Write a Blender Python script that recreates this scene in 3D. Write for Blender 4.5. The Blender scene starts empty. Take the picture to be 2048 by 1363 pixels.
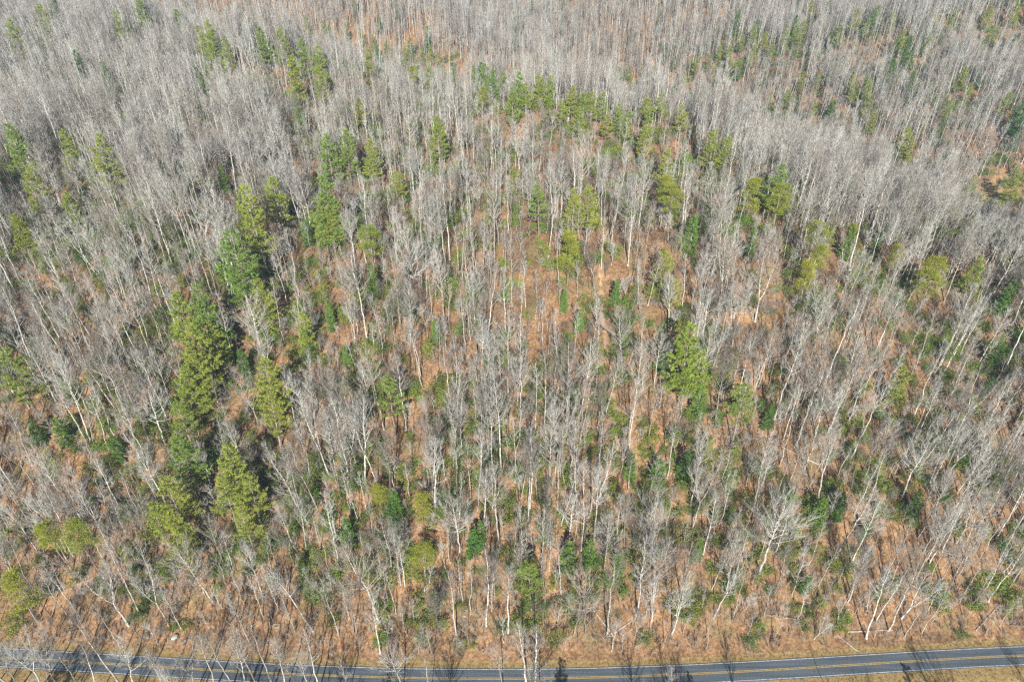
import bpy, math, random
import numpy as np
from mathutils import Vector

# ------------------------------------------------------------------ camera, light, exposure
scn = bpy.context.scene
PW, PH = 2048.0, 1363.0                 # photograph size, used to turn pixels into directions
CAM_H = 175.0                           # drone height above the road
PITCH = math.radians(35.4)              # below the horizontal
FPX = PW * 24.0 / 36.0
cam_d = bpy.data.cameras.new('camera')
cam_d.sensor_width = 36.0
cam_d.lens = 24.0
cam_d.clip_start = 1.0
cam_d.clip_end = 12000.0
cam = bpy.data.objects.new('camera', cam_d)
scn.collection.objects.link(cam)
cam.location = (0, 0, CAM_H)
cam.rotation_euler = (math.pi / 2 - PITCH, 0, 0)
scn.camera = cam

CF = np.array([0, math.cos(PITCH), -math.sin(PITCH)])
CU = np.array([0, math.sin(PITCH), math.cos(PITCH)])
CR = np.array([1.0, 0, 0])
CO = np.array([0, 0, CAM_H])

def px_dir(px, py):
    u = (px - PW / 2) / FPX
    v = (py - PH / 2) / FPX
    return CF + u * CR - v * CU

def project(P):
    q = np.asarray(P, float) - CO
    d = q @ CF
    return PW / 2 + FPX * (q @ CR) / d, PH / 2 - FPX * (q @ CU) / d, d

SUN_DIR = px_dir(1042.0, 585.0)         # light travels along this (the shadowless spot of the photo)
SUN_DIR = SUN_DIR / np.linalg.norm(SUN_DIR)
SUN_EL = math.asin(-SUN_DIR[2])

world = bpy.data.worlds.new('World')
scn.world = world
world.use_nodes = True
wn = world.node_tree
wn.nodes.clear()
w_out = wn.nodes.new('ShaderNodeOutputWorld')
w_bg = wn.nodes.new('ShaderNodeBackground')
w_sky = wn.nodes.new('ShaderNodeTexSky')
w_sky.sky_type = 'NISHITA'
w_sky.sun_disc = False
w_sky.sun_elevation = SUN_EL
w_sky.sun_rotation = math.pi - math.atan2(SUN_DIR[0], SUN_DIR[1])
w_sky.altitude = 600
w_bg.inputs['Strength'].default_value = 0.05
wn.links.new(w_sky.outputs[0], w_bg.inputs[0])
wn.links.new(w_bg.outputs[0], w_out.inputs[0])

sun_d = bpy.data.lights.new('sun', 'SUN')
sun_d.energy = 5.0
sun_d.angle = math.radians(0.53)
sun_d.color = (1.0, 0.972, 0.93)
sun = bpy.data.objects.new('sun', sun_d)
scn.collection.objects.link(sun)
sun.rotation_euler = Vector(SUN_DIR).to_track_quat('-Z', 'Y').to_euler()
sun.location = (0, -200, 400)

vs = scn.view_settings
vs.view_transform = 'Standard'
vs.look = 'None'
vs.exposure = 1.14
vs.gamma = 1.0
scn.cycles.max_bounces = 3
scn.cycles.diffuse_bounces = 1
scn.cycles.glossy_bounces = 1
scn.cycles.transmission_bounces = 2
scn.cycles.volume_bounces = 0
scn.cycles.transparent_max_bounces = 4
scn.cycles.use_denoising = False
scn.cycles.pixel_filter_type = 'BLACKMAN_HARRIS'
scn.cycles.filter_width = 1.4

rng = np.random.default_rng(20260)
random.seed(7)
COL = scn.collection

# ------------------------------------------------------------------ materials
def new_mat(name):
    m = bpy.data.materials.new(name)
    m.use_nodes = True
    m.node_tree.nodes.clear()
    return m, m.node_tree

def N(nt, t, **kw):
    n = nt.nodes.new(t)
    for k, v in kw.items():
        setattr(n, k, v)
    return n

def ramp(nt, stops, interp='LINEAR'):
    r = N(nt, 'ShaderNodeValToRGB')
    r.color_ramp.interpolation = interp
    e = r.color_ramp.elements
    while len(e) < len(stops):
        e.new(0.5)
    for q, (p, c) in zip(e, stops):
        q.position = p
        q.color = (*c, 1)
    return r

def bark_mat(name, pale, grey, dark, rough=0.9):
    m, nt = new_mat(name)
    o = N(nt, 'ShaderNodeOutputMaterial')
    b = N(nt, 'ShaderNodeBsdfPrincipled')
    b.inputs['Roughness'].default_value = rough
    b.inputs['Specular IOR Level'].default_value = 0.15
    oi = N(nt, 'ShaderNodeObjectInfo')
    warm = (grey[0] * 0.93, grey[1] * 0.86, grey[2] * 0.79)
    r = ramp(nt, [(0.0, dark), (0.12, dark), (0.26, warm), (0.5, grey), (0.85, pale), (1.0, pale)])
    nt.links.new(oi.outputs['Random'], r.inputs[0])
    tc = N(nt, 'ShaderNodeTexCoord')
    nz = N(nt, 'ShaderNodeTexNoise')
    nz.inputs['Scale'].default_value = 1.7
    nz.inputs['Detail'].default_value = 3
    nt.links.new(tc.outputs['Object'], nz.inputs['Vector'])
    r2 = ramp(nt, [(0.32, (0.45, 0.44, 0.41)), (0.6, (1.1, 1.1, 1.1))])
    nt.links.new(nz.outputs['Fac'], r2.inputs[0])
    mx = N(nt, 'ShaderNodeMix', data_type='RGBA', blend_type='MULTIPLY')
    mx.inputs[0].default_value = 1
    nt.links.new(r.outputs[0], mx.inputs[6])
    nt.links.new(r2.outputs[0], mx.inputs[7])
    nt.links.new(mx.outputs[2], b.inputs['Base Color'])
    nt.links.new(b.outputs[0], o.inputs[0])
    return m

def leaf_mat(name, cols, trans=0.3, rough=0.6, noise=0.9):
    m, nt = new_mat(name)
    o = N(nt, 'ShaderNodeOutputMaterial')
    oi = N(nt, 'ShaderNodeObjectInfo')
    n = len(cols)
    r = ramp(nt, [(i / max(1, n - 1), c) for i, c in enumerate(cols)])
    nt.links.new(oi.outputs['Random'], r.inputs[0])
    tc = N(nt, 'ShaderNodeTexCoord')
    nz = N(nt, 'ShaderNodeTexNoise')
    nz.inputs['Scale'].default_value = noise
    nz.inputs['Detail'].default_value = 2
    nt.links.new(tc.outputs['Object'], nz.inputs['Vector'])
    r2 = ramp(nt, [(0.3, (0.62, 0.68, 0.6)), (0.68, (1.3, 1.2, 1.1))])
    nt.links.new(nz.outputs['Fac'], r2.inputs[0])
    mx = N(nt, 'ShaderNodeMix', data_type='RGBA', blend_type='MULTIPLY')
    mx.inputs[0].default_value = 1
    nt.links.new(r.outputs[0], mx.inputs[6])
    nt.links.new(r2.outputs[0], mx.inputs[7])
    d = N(nt, 'ShaderNodeBsdfPrincipled')
    d.inputs['Roughness'].default_value = rough
    d.inputs['Specular IOR Level'].default_value = 0.25
    t = N(nt, 'ShaderNodeBsdfTranslucent')
    ms = N(nt, 'ShaderNodeMixShader')
    ms.inputs[0].default_value = trans
    nt.links.new(mx.outputs[2], d.inputs['Base Color'])
    nt.links.new(mx.outputs[2], t.inputs['Color'])
    nt.links.new(d.outputs[0], ms.inputs[1])
    nt.links.new(t.outputs[0], ms.inputs[2])
    nt.links.new(ms.outputs[0], o.inputs[0])
    return m

def plain_mat(name, c1, c2, scale=3.0, rough=0.85, detail=4, bump=0.0, coord='Object', lo=0.35, hi=0.65):
    m, nt = new_mat(name)
    o = N(nt, 'ShaderNodeOutputMaterial')
    b = N(nt, 'ShaderNodeBsdfPrincipled')
    b.inputs['Roughness'].default_value = rough
    b.inputs['Specular IOR Level'].default_value = 0.25
    tc = N(nt, 'ShaderNodeTexCoord')
    nz = N(nt, 'ShaderNodeTexNoise')
    nz.inputs['Scale'].default_value = scale
    nz.inputs['Detail'].default_value = detail
    nt.links.new(tc.outputs[coord], nz.inputs['Vector'])
    r = ramp(nt, [(lo, c1), (hi, c2)])
    nt.links.new(nz.outputs['Fac'], r.inputs[0])
    nt.links.new(r.outputs[0], b.inputs['Base Color'])
    if bump:
        bp = N(nt, 'ShaderNodeBump')
        bp.inputs['Distance'].default_value = bump
        nt.links.new(nz.outputs['Fac'], bp.inputs['Height'])
        nt.links.new(bp.outputs[0], b.inputs['Normal'])
    nt.links.new(b.outputs[0], o.inputs[0])
    return m

M_BARK = bark_mat('bare_bark', (0.53, 0.505, 0.445), (0.38, 0.355, 0.305), (0.15, 0.125, 0.10))
M_TWIG = bark_mat('bare_twigs', (0.43, 0.42, 0.375), (0.335, 0.32, 0.285), (0.20, 0.18, 0.155))
M_WHITE = bark_mat('white_bark', (0.66, 0.63, 0.58), (0.60, 0.57, 0.52), (0.52, 0.49, 0.45))
M_PBARK = bark_mat('pine_bark', (0.34, 0.29, 0.25), (0.26, 0.21, 0.175), (0.17, 0.13, 0.105))
M_PINE = leaf_mat('white_pine_needles', [(0.27, 0.38, 0.07), (0.36, 0.43, 0.075), (0.39, 0.43, 0.085), (0.22, 0.36, 0.085)], 0.48)
M_VPINE = leaf_mat('yellow_pine_needles', [(0.28, 0.33, 0.045), (0.34, 0.345, 0.05), (0.22, 0.305, 0.045)], 0.42)
M_HEM = leaf_mat('dark_evergreen_needles', [(0.12, 0.27, 0.05), (0.19, 0.32, 0.055), (0.10, 0.21, 0.05)], 0.42)
M_SHRUB = leaf_mat('laurel_leaves', [(0.11, 0.21, 0.04), (0.19, 0.28, 0.045), (0.26, 0.28, 0.06), (0.13, 0.175, 0.04), (0.23, 0.32, 0.05)], 0.38, 0.5)
M_TAN = leaf_mat('dry_leaves', [(0.34, 0.16, 0.07), (0.30, 0.19, 0.10), (0.38, 0.22, 0.11)], 0.3, 0.8)
M_BRUSH = bark_mat('brush_twigs', (0.37, 0.315, 0.25), (0.30, 0.245, 0.19), (0.20, 0.155, 0.115))
M_ROCK = plain_mat('rock_grey', (0.22, 0.22, 0.21), (0.45, 0.44, 0.41), 1.2, 0.9, 6, 0.1)
M_LOG = plain_mat('fallen_wood', (0.20, 0.16, 0.125), (0.42, 0.37, 0.32), 2.5, 0.9, 4, 0.03)
M_DGRASS = leaf_mat('dead_grass', [(0.30, 0.215, 0.10), (0.24, 0.19, 0.08), (0.34, 0.26, 0.13)], 0.3, 0.8)
M_WLINE = plain_mat('white_paint', (0.22, 0.22, 0.22), (0.58, 0.58, 0.56), 1.6, 0.7)
M_YLINE = plain_mat('yellow_paint', (0.30, 0.20, 0.055), (0.52, 0.36, 0.075), 1.6, 0.7)

# ------------------------------------------------------------------ terrain
def _road_fit():
    pts = [(0, 1293), (150, 1302), (300, 1311.5), (600, 1326.5), (800, 1332.5), (1000, 1335.5), (1150, 1335), (1300, 1330), (1448, 1322.5), (1750, 1305), (2048, 1290)]
    xs, ys = [], []
    for a, b in pts:
        d = px_dir(a, b)
        s = CAM_H / -d[2]
        xs.append(d[0] * s)
        ys.append(d[1] * s)
    return np.polyfit(np.array(xs) / 100, ys, 4)
_RC = _road_fit()
_RD = np.polyder(_RC)

def road_far_edge(X):
    X = np.asarray(X, float)
    Xc = np.clip(X, -150, 150)
    base = np.polyval(_RC, Xc / 100)
    slope = np.polyval(_RD, Xc / 100) / 100
    ex = X - Xc
    return base + slope * ex - slope * 0.0015 * ex * np.abs(ex) * (np.abs(ex) < 330) - slope * (np.abs(ex) >= 330) * 0.0015 * 330 * ex

PAVE_W = 5.5

def sstep(a, b, x):
    t = np.clip((x - a) / (b - a), 0, 1)
    return t * t * (3 - 2 * t)

def seg_dist(X, Y, poly):
    best = np.full(np.shape(X), 1e9)
    for (x0, y0), (x1, y1) in zip(poly[:-1], poly[1:]):
        dx, dy = x1 - x0, y1 - y0
        t = np.clip(((X - x0) * dx + (Y - y0) * dy) / (dx * dx + dy * dy), 0, 1)
        best = np.minimum(best, np.hypot(X - x0 - t * dx, Y - y0 - t * dy))
    return best

_nr = np.random.default_rng(5)
_WAVES = [(a, 2 * math.pi / w, math.cos(th), math.sin(th), ph) for a, w, th, ph in
          [(amp, wl, _nr.uniform(0, math.pi), _nr.uniform(0, 6.28)) for amp, wl in
           [(2.6, 150), (2.2, 110), (1.7, 78), (1.2, 52), (0.9, 37), (0.55, 24), (0.4, 17), (0.28, 12), (0.2, 8.5)]]]

TROUGH = [(700, 230), (420, 285), (262, 338), (175, 425), (105, 505), (62, 600), (15, 760), (-30, 980)]
TROUGH2 = [(70, 520), (-90, 560), (-270, 690), (-480, 830), (-800, 1000)]
RIDGE_L = [(60, 332), (6, 348), (-108, 412), (-277, 525), (-460, 640), (-800, 820)]
RIDGE_R = [(170, 565), (290, 580), (420, 560), (640, 470), (900, 400)]

def terrain(X, Y):
    X = np.asarray(X, float)
    Y = np.asarray(Y, float)
    t = Y - road_far_edge(X)
    tu = np.clip(t - 1.5, 0, None)
    z = 61.0 * (1 - np.exp(-(tu / 67.0) ** 1.4))
    up = sstep(10, 110, t)
    z = z + up * 5.0 * np.cos(2 * math.pi * (X - 28 - 0.12 * t) / 205.0) * np.exp(-(X / 260.0) ** 2)
    z = z - 60 * np.exp(-(seg_dist(X, Y, TROUGH) / 74.0) ** 2) * sstep(60, 190, t)
    z = z - 54 * np.exp(-(seg_dist(X, Y, TROUGH2) / 66.0) ** 2) * sstep(120, 220, t)
    dl = seg_dist(X, Y, RIDGE_L)
    z = z + 8 * np.exp(-(dl / 50.0) ** 2)
    dr = seg_dist(X, Y, RIDGE_R)
    z = z + (8 + 38 * sstep(150, 520, X)) * np.exp(-(dr / 75.0) ** 2) * sstep(330, 460, Y)
    z = z - 26 * sstep(330, 470, Y) * (1 - sstep(560, 720, Y)) * np.exp(-(X / 420.0) ** 2) * (1 - np.exp(-(dl / 95.0) ** 2)) * (0.35 + 0.65 * sstep(-150, 60, X))
    far = sstep(560, 1250, Y - 0.06 * np.abs(X) + 25 * np.sin(X / 95.0))
    z = z + 150 * far
    z = z + 30 * sstep(1300, 2600, np.hypot(X, Y))
    wav = 0
    for a, k, c, s, ph in _WAVES:
        wav = wav + a * np.sin(k * (X * c + Y * s) + ph)
    z = z + wav * sstep(4, 60, t)
    # fine roughness of the bank, the ditch beside the road, and the ground falling away below it
    z = z - 0.22 * np.exp(-((t - 1.7) / 0.8) ** 2)
    below = np.clip(-(t + PAVE_W + 3.0), 0, None)
    z = z - 0.16 * below * np.exp(-below / 260.0)
    z = z - 0.05 * (t > -PAVE_W - 2) * (t < 2)
    return z

def ray_hit(px, py, lift=0.0, y0=60.0, y1=1300.0):
    d = px_dir(px, py)
    Y = np.concatenate([np.linspace(y0, 420, 1500), np.linspace(420.3, y1, 1300)])
    s = Y / d[1]
    X = d[0] * s
    Z = CAM_H + d[2] * s
    below = Z < terrain(X, Y) + lift
    i = int(np.argmax(below)) if below.any() else len(Y) - 1
    return float(X[i]), float(Y[i]), float(terrain(X[i], Y[i]))

CLR = ray_hit(2012, 394)                 # the grassy clearing at the right-hand edge

def axis(stops):
    out = [stops[0][0]]
    for (a, _), (b, st) in zip(stops[:-1], stops[1:]):
        n = max(1, int(round((b - a) / st)))
        out += list(np.linspace(a, b, n + 1)[1:])
    return np.array(out)

gx = axis([(-4200, 0), (-1500, 180), (-700, 40), (-330, 8), (330, 2.4), (700, 8), (1500, 40), (4200, 180)])
gy = axis([(-1500, 0), (-300, 100), (40, 20), (85, 3), (125, 1.2), (400, 2.4), (900, 6), (1500, 30), (5200, 180)])
GX, GY = np.meshgrid(gx, gy)
GZ = terrain(GX, GY)

def link(o, parent=None):
    COL.objects.link(o)
    if parent is not None:
        o.parent = parent
    return o

def mesh_from(name, V, F, mats, mat_idx=None, smooth=True):
    """V (n,3); F list of (m,k) index arrays"""
    me = bpy.data.meshes.new(name)
    V = np.asarray(V, np.float32)
    loops = np.concatenate([f.ravel() for f in F]).astype(np.int32)
    sizes = np.concatenate([np.full(len(f), f.shape[1]) for f in F]).astype(np.int32)
    starts = np.concatenate([[0], np.cumsum(sizes)[:-1]]).astype(np.int32)
    me.vertices.add(len(V))
    me.vertices.foreach_set('co', V.ravel())
    me.loops.add(len(loops))
    me.loops.foreach_set('vertex_index', loops)
    me.polygons.add(len(sizes))
    me.polygons.foreach_set('loop_start', starts)
    me.polygons.foreach_set('loop_total', sizes)
    if mat_idx is not None:
        me.polygons.foreach_set('material_index', np.asarray(mat_idx, np.int32))
    me.polygons.foreach_set('use_smooth', np.full(len(sizes), smooth))
    for m in mats:
        me.materials.append(m)
    me.update(calc_edges=True)
    return me

# ground colour zones carried as attributes: roadside grass and bare open soil keep their place
def ground_material():
    m, nt = new_mat('leaf_litter')
    o = N(nt, 'ShaderNodeOutputMaterial')
    b = N(nt, 'ShaderNodeBsdfPrincipled')
    b.inputs['Roughness'].default_value = 0.95
    b.inputs['Specular IOR Level'].default_value = 0.1
    tc = N(nt, 'ShaderNodeTexCoord')
    def noise(scale, detail=5, rough=0.6):
        n = N(nt, 'ShaderNodeTexNoise')
        n.inputs['Scale'].default_value = scale
        n.inputs['Detail'].default_value = detail
        n.inputs['Roughness'].default_value = rough
        nt.links.new(tc.outputs['Object'], n.inputs['Vector'])
        return n
    def mix(fac, a, bb, mode='MIX'):
        x = N(nt, 'ShaderNodeMix', data_type='RGBA', blend_type=mode)
        if isinstance(fac, float):
            x.inputs[0].default_value = fac
        else:
            nt.links.new(fac, x.inputs[0])
        nt.links.new(a, x.inputs[6])
        nt.links.new(bb, x.inputs[7])
        return x.outputs[2]
    fine = noise(1.4, 8, 0.75)
    litter = ramp(nt, [(0.28, (0.055, 0.028, 0.013)), (0.43, (0.17, 0.094, 0.046)), (0.56, (0.27, 0.160, 0.083)), (0.74, (0.43, 0.295, 0.172))])
    nt.links.new(fine.outputs['Fac'], litter.inputs[0])
    big = noise(0.07, 6, 0.7)
    tint = ramp(nt, [(0.34, (0.62, 0.62, 0.62)), (0.5, (0.95, 0.96, 0.97)), (0.66, (1.12, 1.08, 1.02))])
    nt.links.new(big.outputs['Fac'], tint.inputs[0])
    c = mix(1.0, litter.outputs[0], tint.outputs[0], 'MULTIPLY')
    mid = noise(0.33, 5, 0.65)
    tint2 = ramp(nt, [(0.34, (0.66, 0.62, 0.60)), (0.5, (1, 1, 1)), (0.68, (1.2, 1.22, 1.24))])
    nt.links.new(mid.outputs['Fac'], tint2.inputs[0])
    c = mix(1.0, c, tint2.outputs[0], 'MULTIPLY')
    # patches of moss and ground pine
    mossn = noise(0.115, 5, 0.65)
    mossr = ramp(nt, [(0.52, (0, 0, 0)), (0.66, (0.6, 0.6, 0.6))])
    nt.links.new(mossn.outputs['Fac'], mossr.inputs[0])
    mossc = ramp(nt, [(0.35, (0.09, 0.085, 0.035)), (0.65, (0.20, 0.175, 0.075))])
    nt.links.new(fine.outputs['Fac'], mossc.inputs[0])
    c = mix(mossr.outputs[0], c, mossc.outputs[0])
    # dead verge grass
    at = N(nt, 'ShaderNodeAttribute', attribute_name='verge')
    gn = noise(2.6, 6, 0.7)
    gr = ramp(nt, [(0.3, (0.13, 0.09, 0.032)), (0.5, (0.27, 0.185, 0.075)), (0.7, (0.37, 0.28, 0.135))])
    nt.links.new(gn.outputs['Fac'], gr.inputs[0])
    ad = N(nt, 'ShaderNodeMath', operation='ADD')
    nn = noise(0.7, 4, 0.6)
    sc = N(nt, 'ShaderNodeMapRange')
    sc.inputs[3].default_value = -0.45
    sc.inputs[4].default_value = 0.45
    nt.links.new(nn.outputs['Fac'], sc.inputs[0])
    nt.links.new(at.outputs['Fac'], ad.inputs[0])
    nt.links.new(sc.outputs[0], ad.inputs[1])
    vr = ramp(nt, [(0.42, (0, 0, 0)), (0.6, (1, 1, 1))])
    nt.links.new(ad.outputs[0], vr.inputs[0])
    c = mix(vr.outputs[0], c, gr.outputs[0])
    nt.links.new(c, b.inputs['Base Color'])
    bp = N(nt, 'ShaderNodeBump')
    bp.inputs['Distance'].default_value = 0.35
    bp.inputs['Strength'].default_value = 0.8
    nt.links.new(fine.outputs['Fac'], bp.inputs['Height'])
    nt.links.new(bp.outputs[0], b.inputs['Normal'])
    nt.links.new(b.outputs[0], o.inputs[0])
    return m

M_GROUND = ground_material()
ny, nx = GX.shape
idx = np.arange(nx * ny).reshape(ny, nx)
quads = np.stack([idx[:-1, :-1], idx[:-1, 1:], idx[1:, 1:], idx[1:, :-1]], -1).reshape(-1, 4)
gme = mesh_from('ground', np.stack([GX, GY, GZ], -1).reshape(-1, 3), [quads], [M_GROUND], smooth=True)
tt = (GY - road_far_edge(GX)).ravel()
verge = np.maximum(np.exp(-(np.clip(tt - 0.8, 0, None) / 1.3) ** 2) * (tt > -3),
                   (1 - sstep(2, 11, -(tt + PAVE_W))) * (tt < -3))
clear = np.exp(-(((GX - CLR[0]) / 26) ** 2 + ((GY - CLR[1]) / 20) ** 2)).ravel()
va = gme.attributes.new('verge', 'FLOAT', 'POINT')
va.data.foreach_set('value', np.clip(verge * 0.95 + 0.9 * clear, 0, 1).astype(np.float32))
ground = link(bpy.data.objects.new('ground', gme))
ground['kind'] = 'structure'
ground['label'] = 'hillside ground covered in orange brown leaf litter'

# ------------------------------------------------------------------ road with painted lines
def strip(name, off0, off1, z, mat, parent=None, x0=-620, x1=620, step=2.0, thick=0.0):
    xs = np.arange(x0, x1 + step, step)
    fe = road_far_edge(xs)
    sl = np.gradient(fe, xs)
    nrm = np.stack([-sl, np.ones_like(sl)], -1) / np.hypot(1, sl)[:, None]
    a = np.stack([xs, fe], -1) + nrm * off0
    bb = np.stack([xs, fe], -1) + nrm * off1
    n = len(xs)
    V = np.concatenate([np.c_[a, np.full(n, z)], np.c_[bb, np.full(n, z)]])
    i = np.arange(n - 1)
    F = [np.stack([i, i + 1, i + 1 + n, i + n], -1)]
    if off1 < off0:
        F = [f[:, ::-1] for f in F]
    if thick:
        V = np.concatenate([V, np.c_[a, np.full(n, z - thick)], np.c_[bb, np.full(n, z - thick)]])
        F += [np.stack([i, i + 1, i + 1 + 2 * n, i + 2 * n], -1), np.stack([i + n, i + 3 * n, i + 1 + 3 * n, i + 1 + n], -1)]
    return link(bpy.data.objects.new(name, mesh_from(name, V, F, [mat], smooth=False)), parent)

def asphalt():
    m, nt = new_mat('asphalt')
    o = N(nt, 'ShaderNodeOutputMaterial')
    b = N(nt, 'ShaderNodeBsdfPrincipled')
    b.inputs['Roughness'].default_value = 0.8
    tc = N(nt, 'ShaderNodeTexCoord')
    mp = N(nt, 'ShaderNodeMapping')
    mp.inputs['Scale'].default_value = (0.05, 1.1, 1)
    nt.links.new(tc.outputs['Object'], mp.inputs[0])
    n1 = N(nt, 'ShaderNodeTexNoise')
    n1.inputs['Scale'].default_value = 1.2
    n1.inputs['Detail'].default_value = 5
    nt.links.new(mp.outputs[0], n1.inputs[0])
    n2 = N(nt, 'ShaderNodeTexNoise')
    n2.inputs['Scale'].default_value = 3.0
    n2.inputs['Detail'].default_value = 6
    nt.links.new(tc.outputs['Object'], n2.inputs[0])
    ad = N(nt, 'ShaderNodeMath', operation='ADD')
    nt.links.new(n1.outputs['Fac'], ad.inputs[0])
    nt.links.new(n2.outputs['Fac'], ad.inputs[1])
    r = ramp(nt, [(0.38, (0.036, 0.047, 0.058)), (0.5, (0.058, 0.071, 0.083)), (0.62, (0.092, 0.105, 0.115))])
    hf = N(nt, 'ShaderNodeMath', operation='MULTIPLY')
    hf.inputs[1].default_value = 0.5
    nt.links.new(ad.outputs[0], hf.inputs[0])
    nt.links.new(hf.outputs[0], r.inputs[0])
    nt.links.new(r.outputs[0], b.inputs['Base Color'])
    nt.links.new(b.outputs[0], o.inputs[0])
    return m

road = strip('road', 0.0, -PAVE_W, 0.0, asphalt(), thick=0.3)
road['kind'] = 'structure'
road['label'] = 'grey blue two lane country road with double yellow line'
strip('edge_line', -0.22, -0.36, 0.004, M_WLINE, road)
strip('edge_line', -PAVE_W + 0.36, -PAVE_W + 0.22, 0.004, M_WLINE, road)
strip('centre_line', -PAVE_W / 2 + 0.24, -PAVE_W / 2 + 0.11, 0.004, M_YLINE, road)
strip('centre_line', -PAVE_W / 2 - 0.11, -PAVE_W / 2 - 0.24, 0.004, M_YLINE, road)

# ------------------------------------------------------------------ worn track running up the spur
M_PATH = plain_mat('worn_soil', (0.19, 0.112, 0.058), (0.37, 0.24, 0.14), 0.55, 0.95, 7)
_tp = np.array([ray_hit(a, b, y0=120)[:2] for a, b in [(1238, 905), (1228, 800), (1216, 710), (1206, 640), (1201, 570), (1203, 510), (1207, 465), (1196, 425), (1180, 405)]])
_q = np.linspace(0, len(_tp) - 1, 120)
_tc = np.stack([np.interp(_q, np.arange(len(_tp)), _tp[:, k]) for k in range(2)], -1)
for _ in range(12):
    _tc[1:-1] = (_tc[:-2] + 2 * _tc[1:-1] + _tc[2:]) / 4
_tt = np.gradient(_tc, axis=0)
_tn = np.stack([-_tt[:, 1], _tt[:, 0]], -1) / np.linalg.norm(_tt, axis=1)[:, None]
_wd = 0.75 + 0.15 * np.sin(np.arange(120) * 0.23) + rng.normal(0, 0.12, 120)
_rows = np.stack([_tc + _tn * (_wd * k)[:, None] for k in (-1, -0.5, 0, 0.5, 1)], 1)
_pz = terrain(_rows[..., 0], _rows[..., 1]) + np.array([0.03, 0.07, 0.08, 0.07, 0.03])
_i = np.arange(119)[:, None] * 5 + np.arange(4)[None, :]
_F = np.stack([_i, _i + 5, _i + 6, _i + 1], -1).reshape(-1, 4)
path = link(bpy.data.objects.new('path', mesh_from('path', np.concatenate([_rows, _pz[..., None]], -1).reshape(-1, 3), [_F], [M_PATH])))
path['kind'] = 'structure'
path['label'] = 'pale worn track running straight up the open spur'

# ------------------------------------------------------------------ geometry collector
class Geo:
    def __init__(self):
        self.V, self.F, self.n = [], {3: [], 4: []}, 0
    def add(self, V, F):
        V = np.asarray(V, np.float32)
        F = np.asarray(F, np.int64)
        self.V.append(V)
        self.F[F.shape[1]].append(F + self.n)
        self.n += len(V)
    def tube(self, P, R, k=5):
        P = np.asarray(P, float)
        n = len(P)
        T = np.gradient(P, axis=0)
        T /= np.linalg.norm(T, axis=1)[:, None] + 1e-9
        ref = np.array([1.0, 0, 0]) if abs(T[0][0]) < 0.8 else np.array([0, 1.0, 0])
        A = np.cross(T, ref)
        A /= np.linalg.norm(A, axis=1)[:, None] + 1e-9
        B = np.cross(T, A)
        th = np.arange(k) * 2 * math.pi / k
        R = np.asarray(R, float)
        ring = P[:, None, :] + R[:, None, None] * (np.cos(th)[None, :, None] * A[:, None, :] + np.sin(th)[None, :, None] * B[:, None, :])
        i = np.arange(n - 1)[:, None] * k
        j = np.arange(k)[None, :]
        j2 = (j + 1) % k
        F = np.stack([i + j, i + j2, i + k + j2, i + k + j], -1).reshape(-1, 4)
        self.add(ring.reshape(-1, 3), F)
    def spikes(self, P0, P1, R):
        """thin three-sided tapering twigs, vectorised"""
        P0 = np.asarray(P0, float); P1 = np.asarray(P1, float)
        n = len(P0)
        R = np.broadcast_to(np.asarray(R, float), (n,))
        T = P1 - P0
        T /= np.linalg.norm(T, axis=1)[:, None] + 1e-9
        ref = np.where(np.abs(T[:, :1]) < 0.8, np.array([[1.0, 0, 0]]), np.array([[0, 1.0, 0]]))
        A = np.cross(T, ref)
        A /= np.linalg.norm(A, axis=1)[:, None] + 1e-9
        B = np.cross(T, A)
        vs_ = []
        for th in (0, 2.0944, 4.18879):
            vs_.append(P0 + R[:, None] * (math.cos(th) * A + math.sin(th) * B))
        V = np.stack(vs_ + [P1], 1).reshape(-1, 3)
        b = np.arange(n)[:, None] * 4
        F = np.concatenate([b + np.array([[0, 1, 3]]), b + np.array([[1, 2, 3]]), b + np.array([[2, 0, 3]])])
        self.add(V, F)
    def blades(self, C, D, L, W, r):
        """diamond leaves / needle tufts: start C, direction D, length L, width W"""
        n = len(C)
        D = D / (np.linalg.norm(D, axis=1)[:, None] + 1e-9)
        S = np.cross(D, r.normal(size=(n, 3)))
        S /= np.linalg.norm(S, axis=1)[:, None] + 1e-9
        L = np.broadcast_to(L, (n,))[:, None]
        W = np.broadcast_to(W, (n,))[:, None]
        V = np.stack([C, C + D * L * 0.5 + S * W * 0.5, C + D * L, C + D * L * 0.5 - S * W * 0.5], 1).reshape(-1, 3)
        F = np.arange(n)[:, None] * 4 + np.array([[0, 1, 2, 3]])
        self.add(V, F)
    def parts(self):
        return np.concatenate(self.V), [np.concatenate(f) for k, f in self.F.items() if f]
    def mesh(self, name, mat, smooth=True):
        V, F = self.parts()
        return mesh_from(name, V, F, [mat], smooth=smooth)

def join_mesh(name, geos, mats):
    Vs, F3, F4, m3, m4, n = [], [], [], [], [], 0
    for gi, g in enumerate(geos):
        V, _ = g.parts()
        for f in g.F[3]:
            F3.append(f + n); m3.append(np.full(len(f), gi))
        for f in g.F[4]:
            F4.append(f + n); m4.append(np.full(len(f), gi))
        Vs.append(V); n += len(V)
    F, mi = [], []
    if F3:
        F.append(np.concatenate(F3)); mi.append(np.concatenate(m3))
    if F4:
        F.append(np.concatenate(F4)); mi.append(np.concatenate(m4))
    return mesh_from(name, np.concatenate(Vs), F, mats, np.concatenate(mi))

def unit(v):
    return v / (np.linalg.norm(v) + 1e-9)

def sphere_dirs(r, n):
    d = r.normal(size=(n, 3))
    return d / np.linalg.norm(d, axis=1)[:, None]

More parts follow.
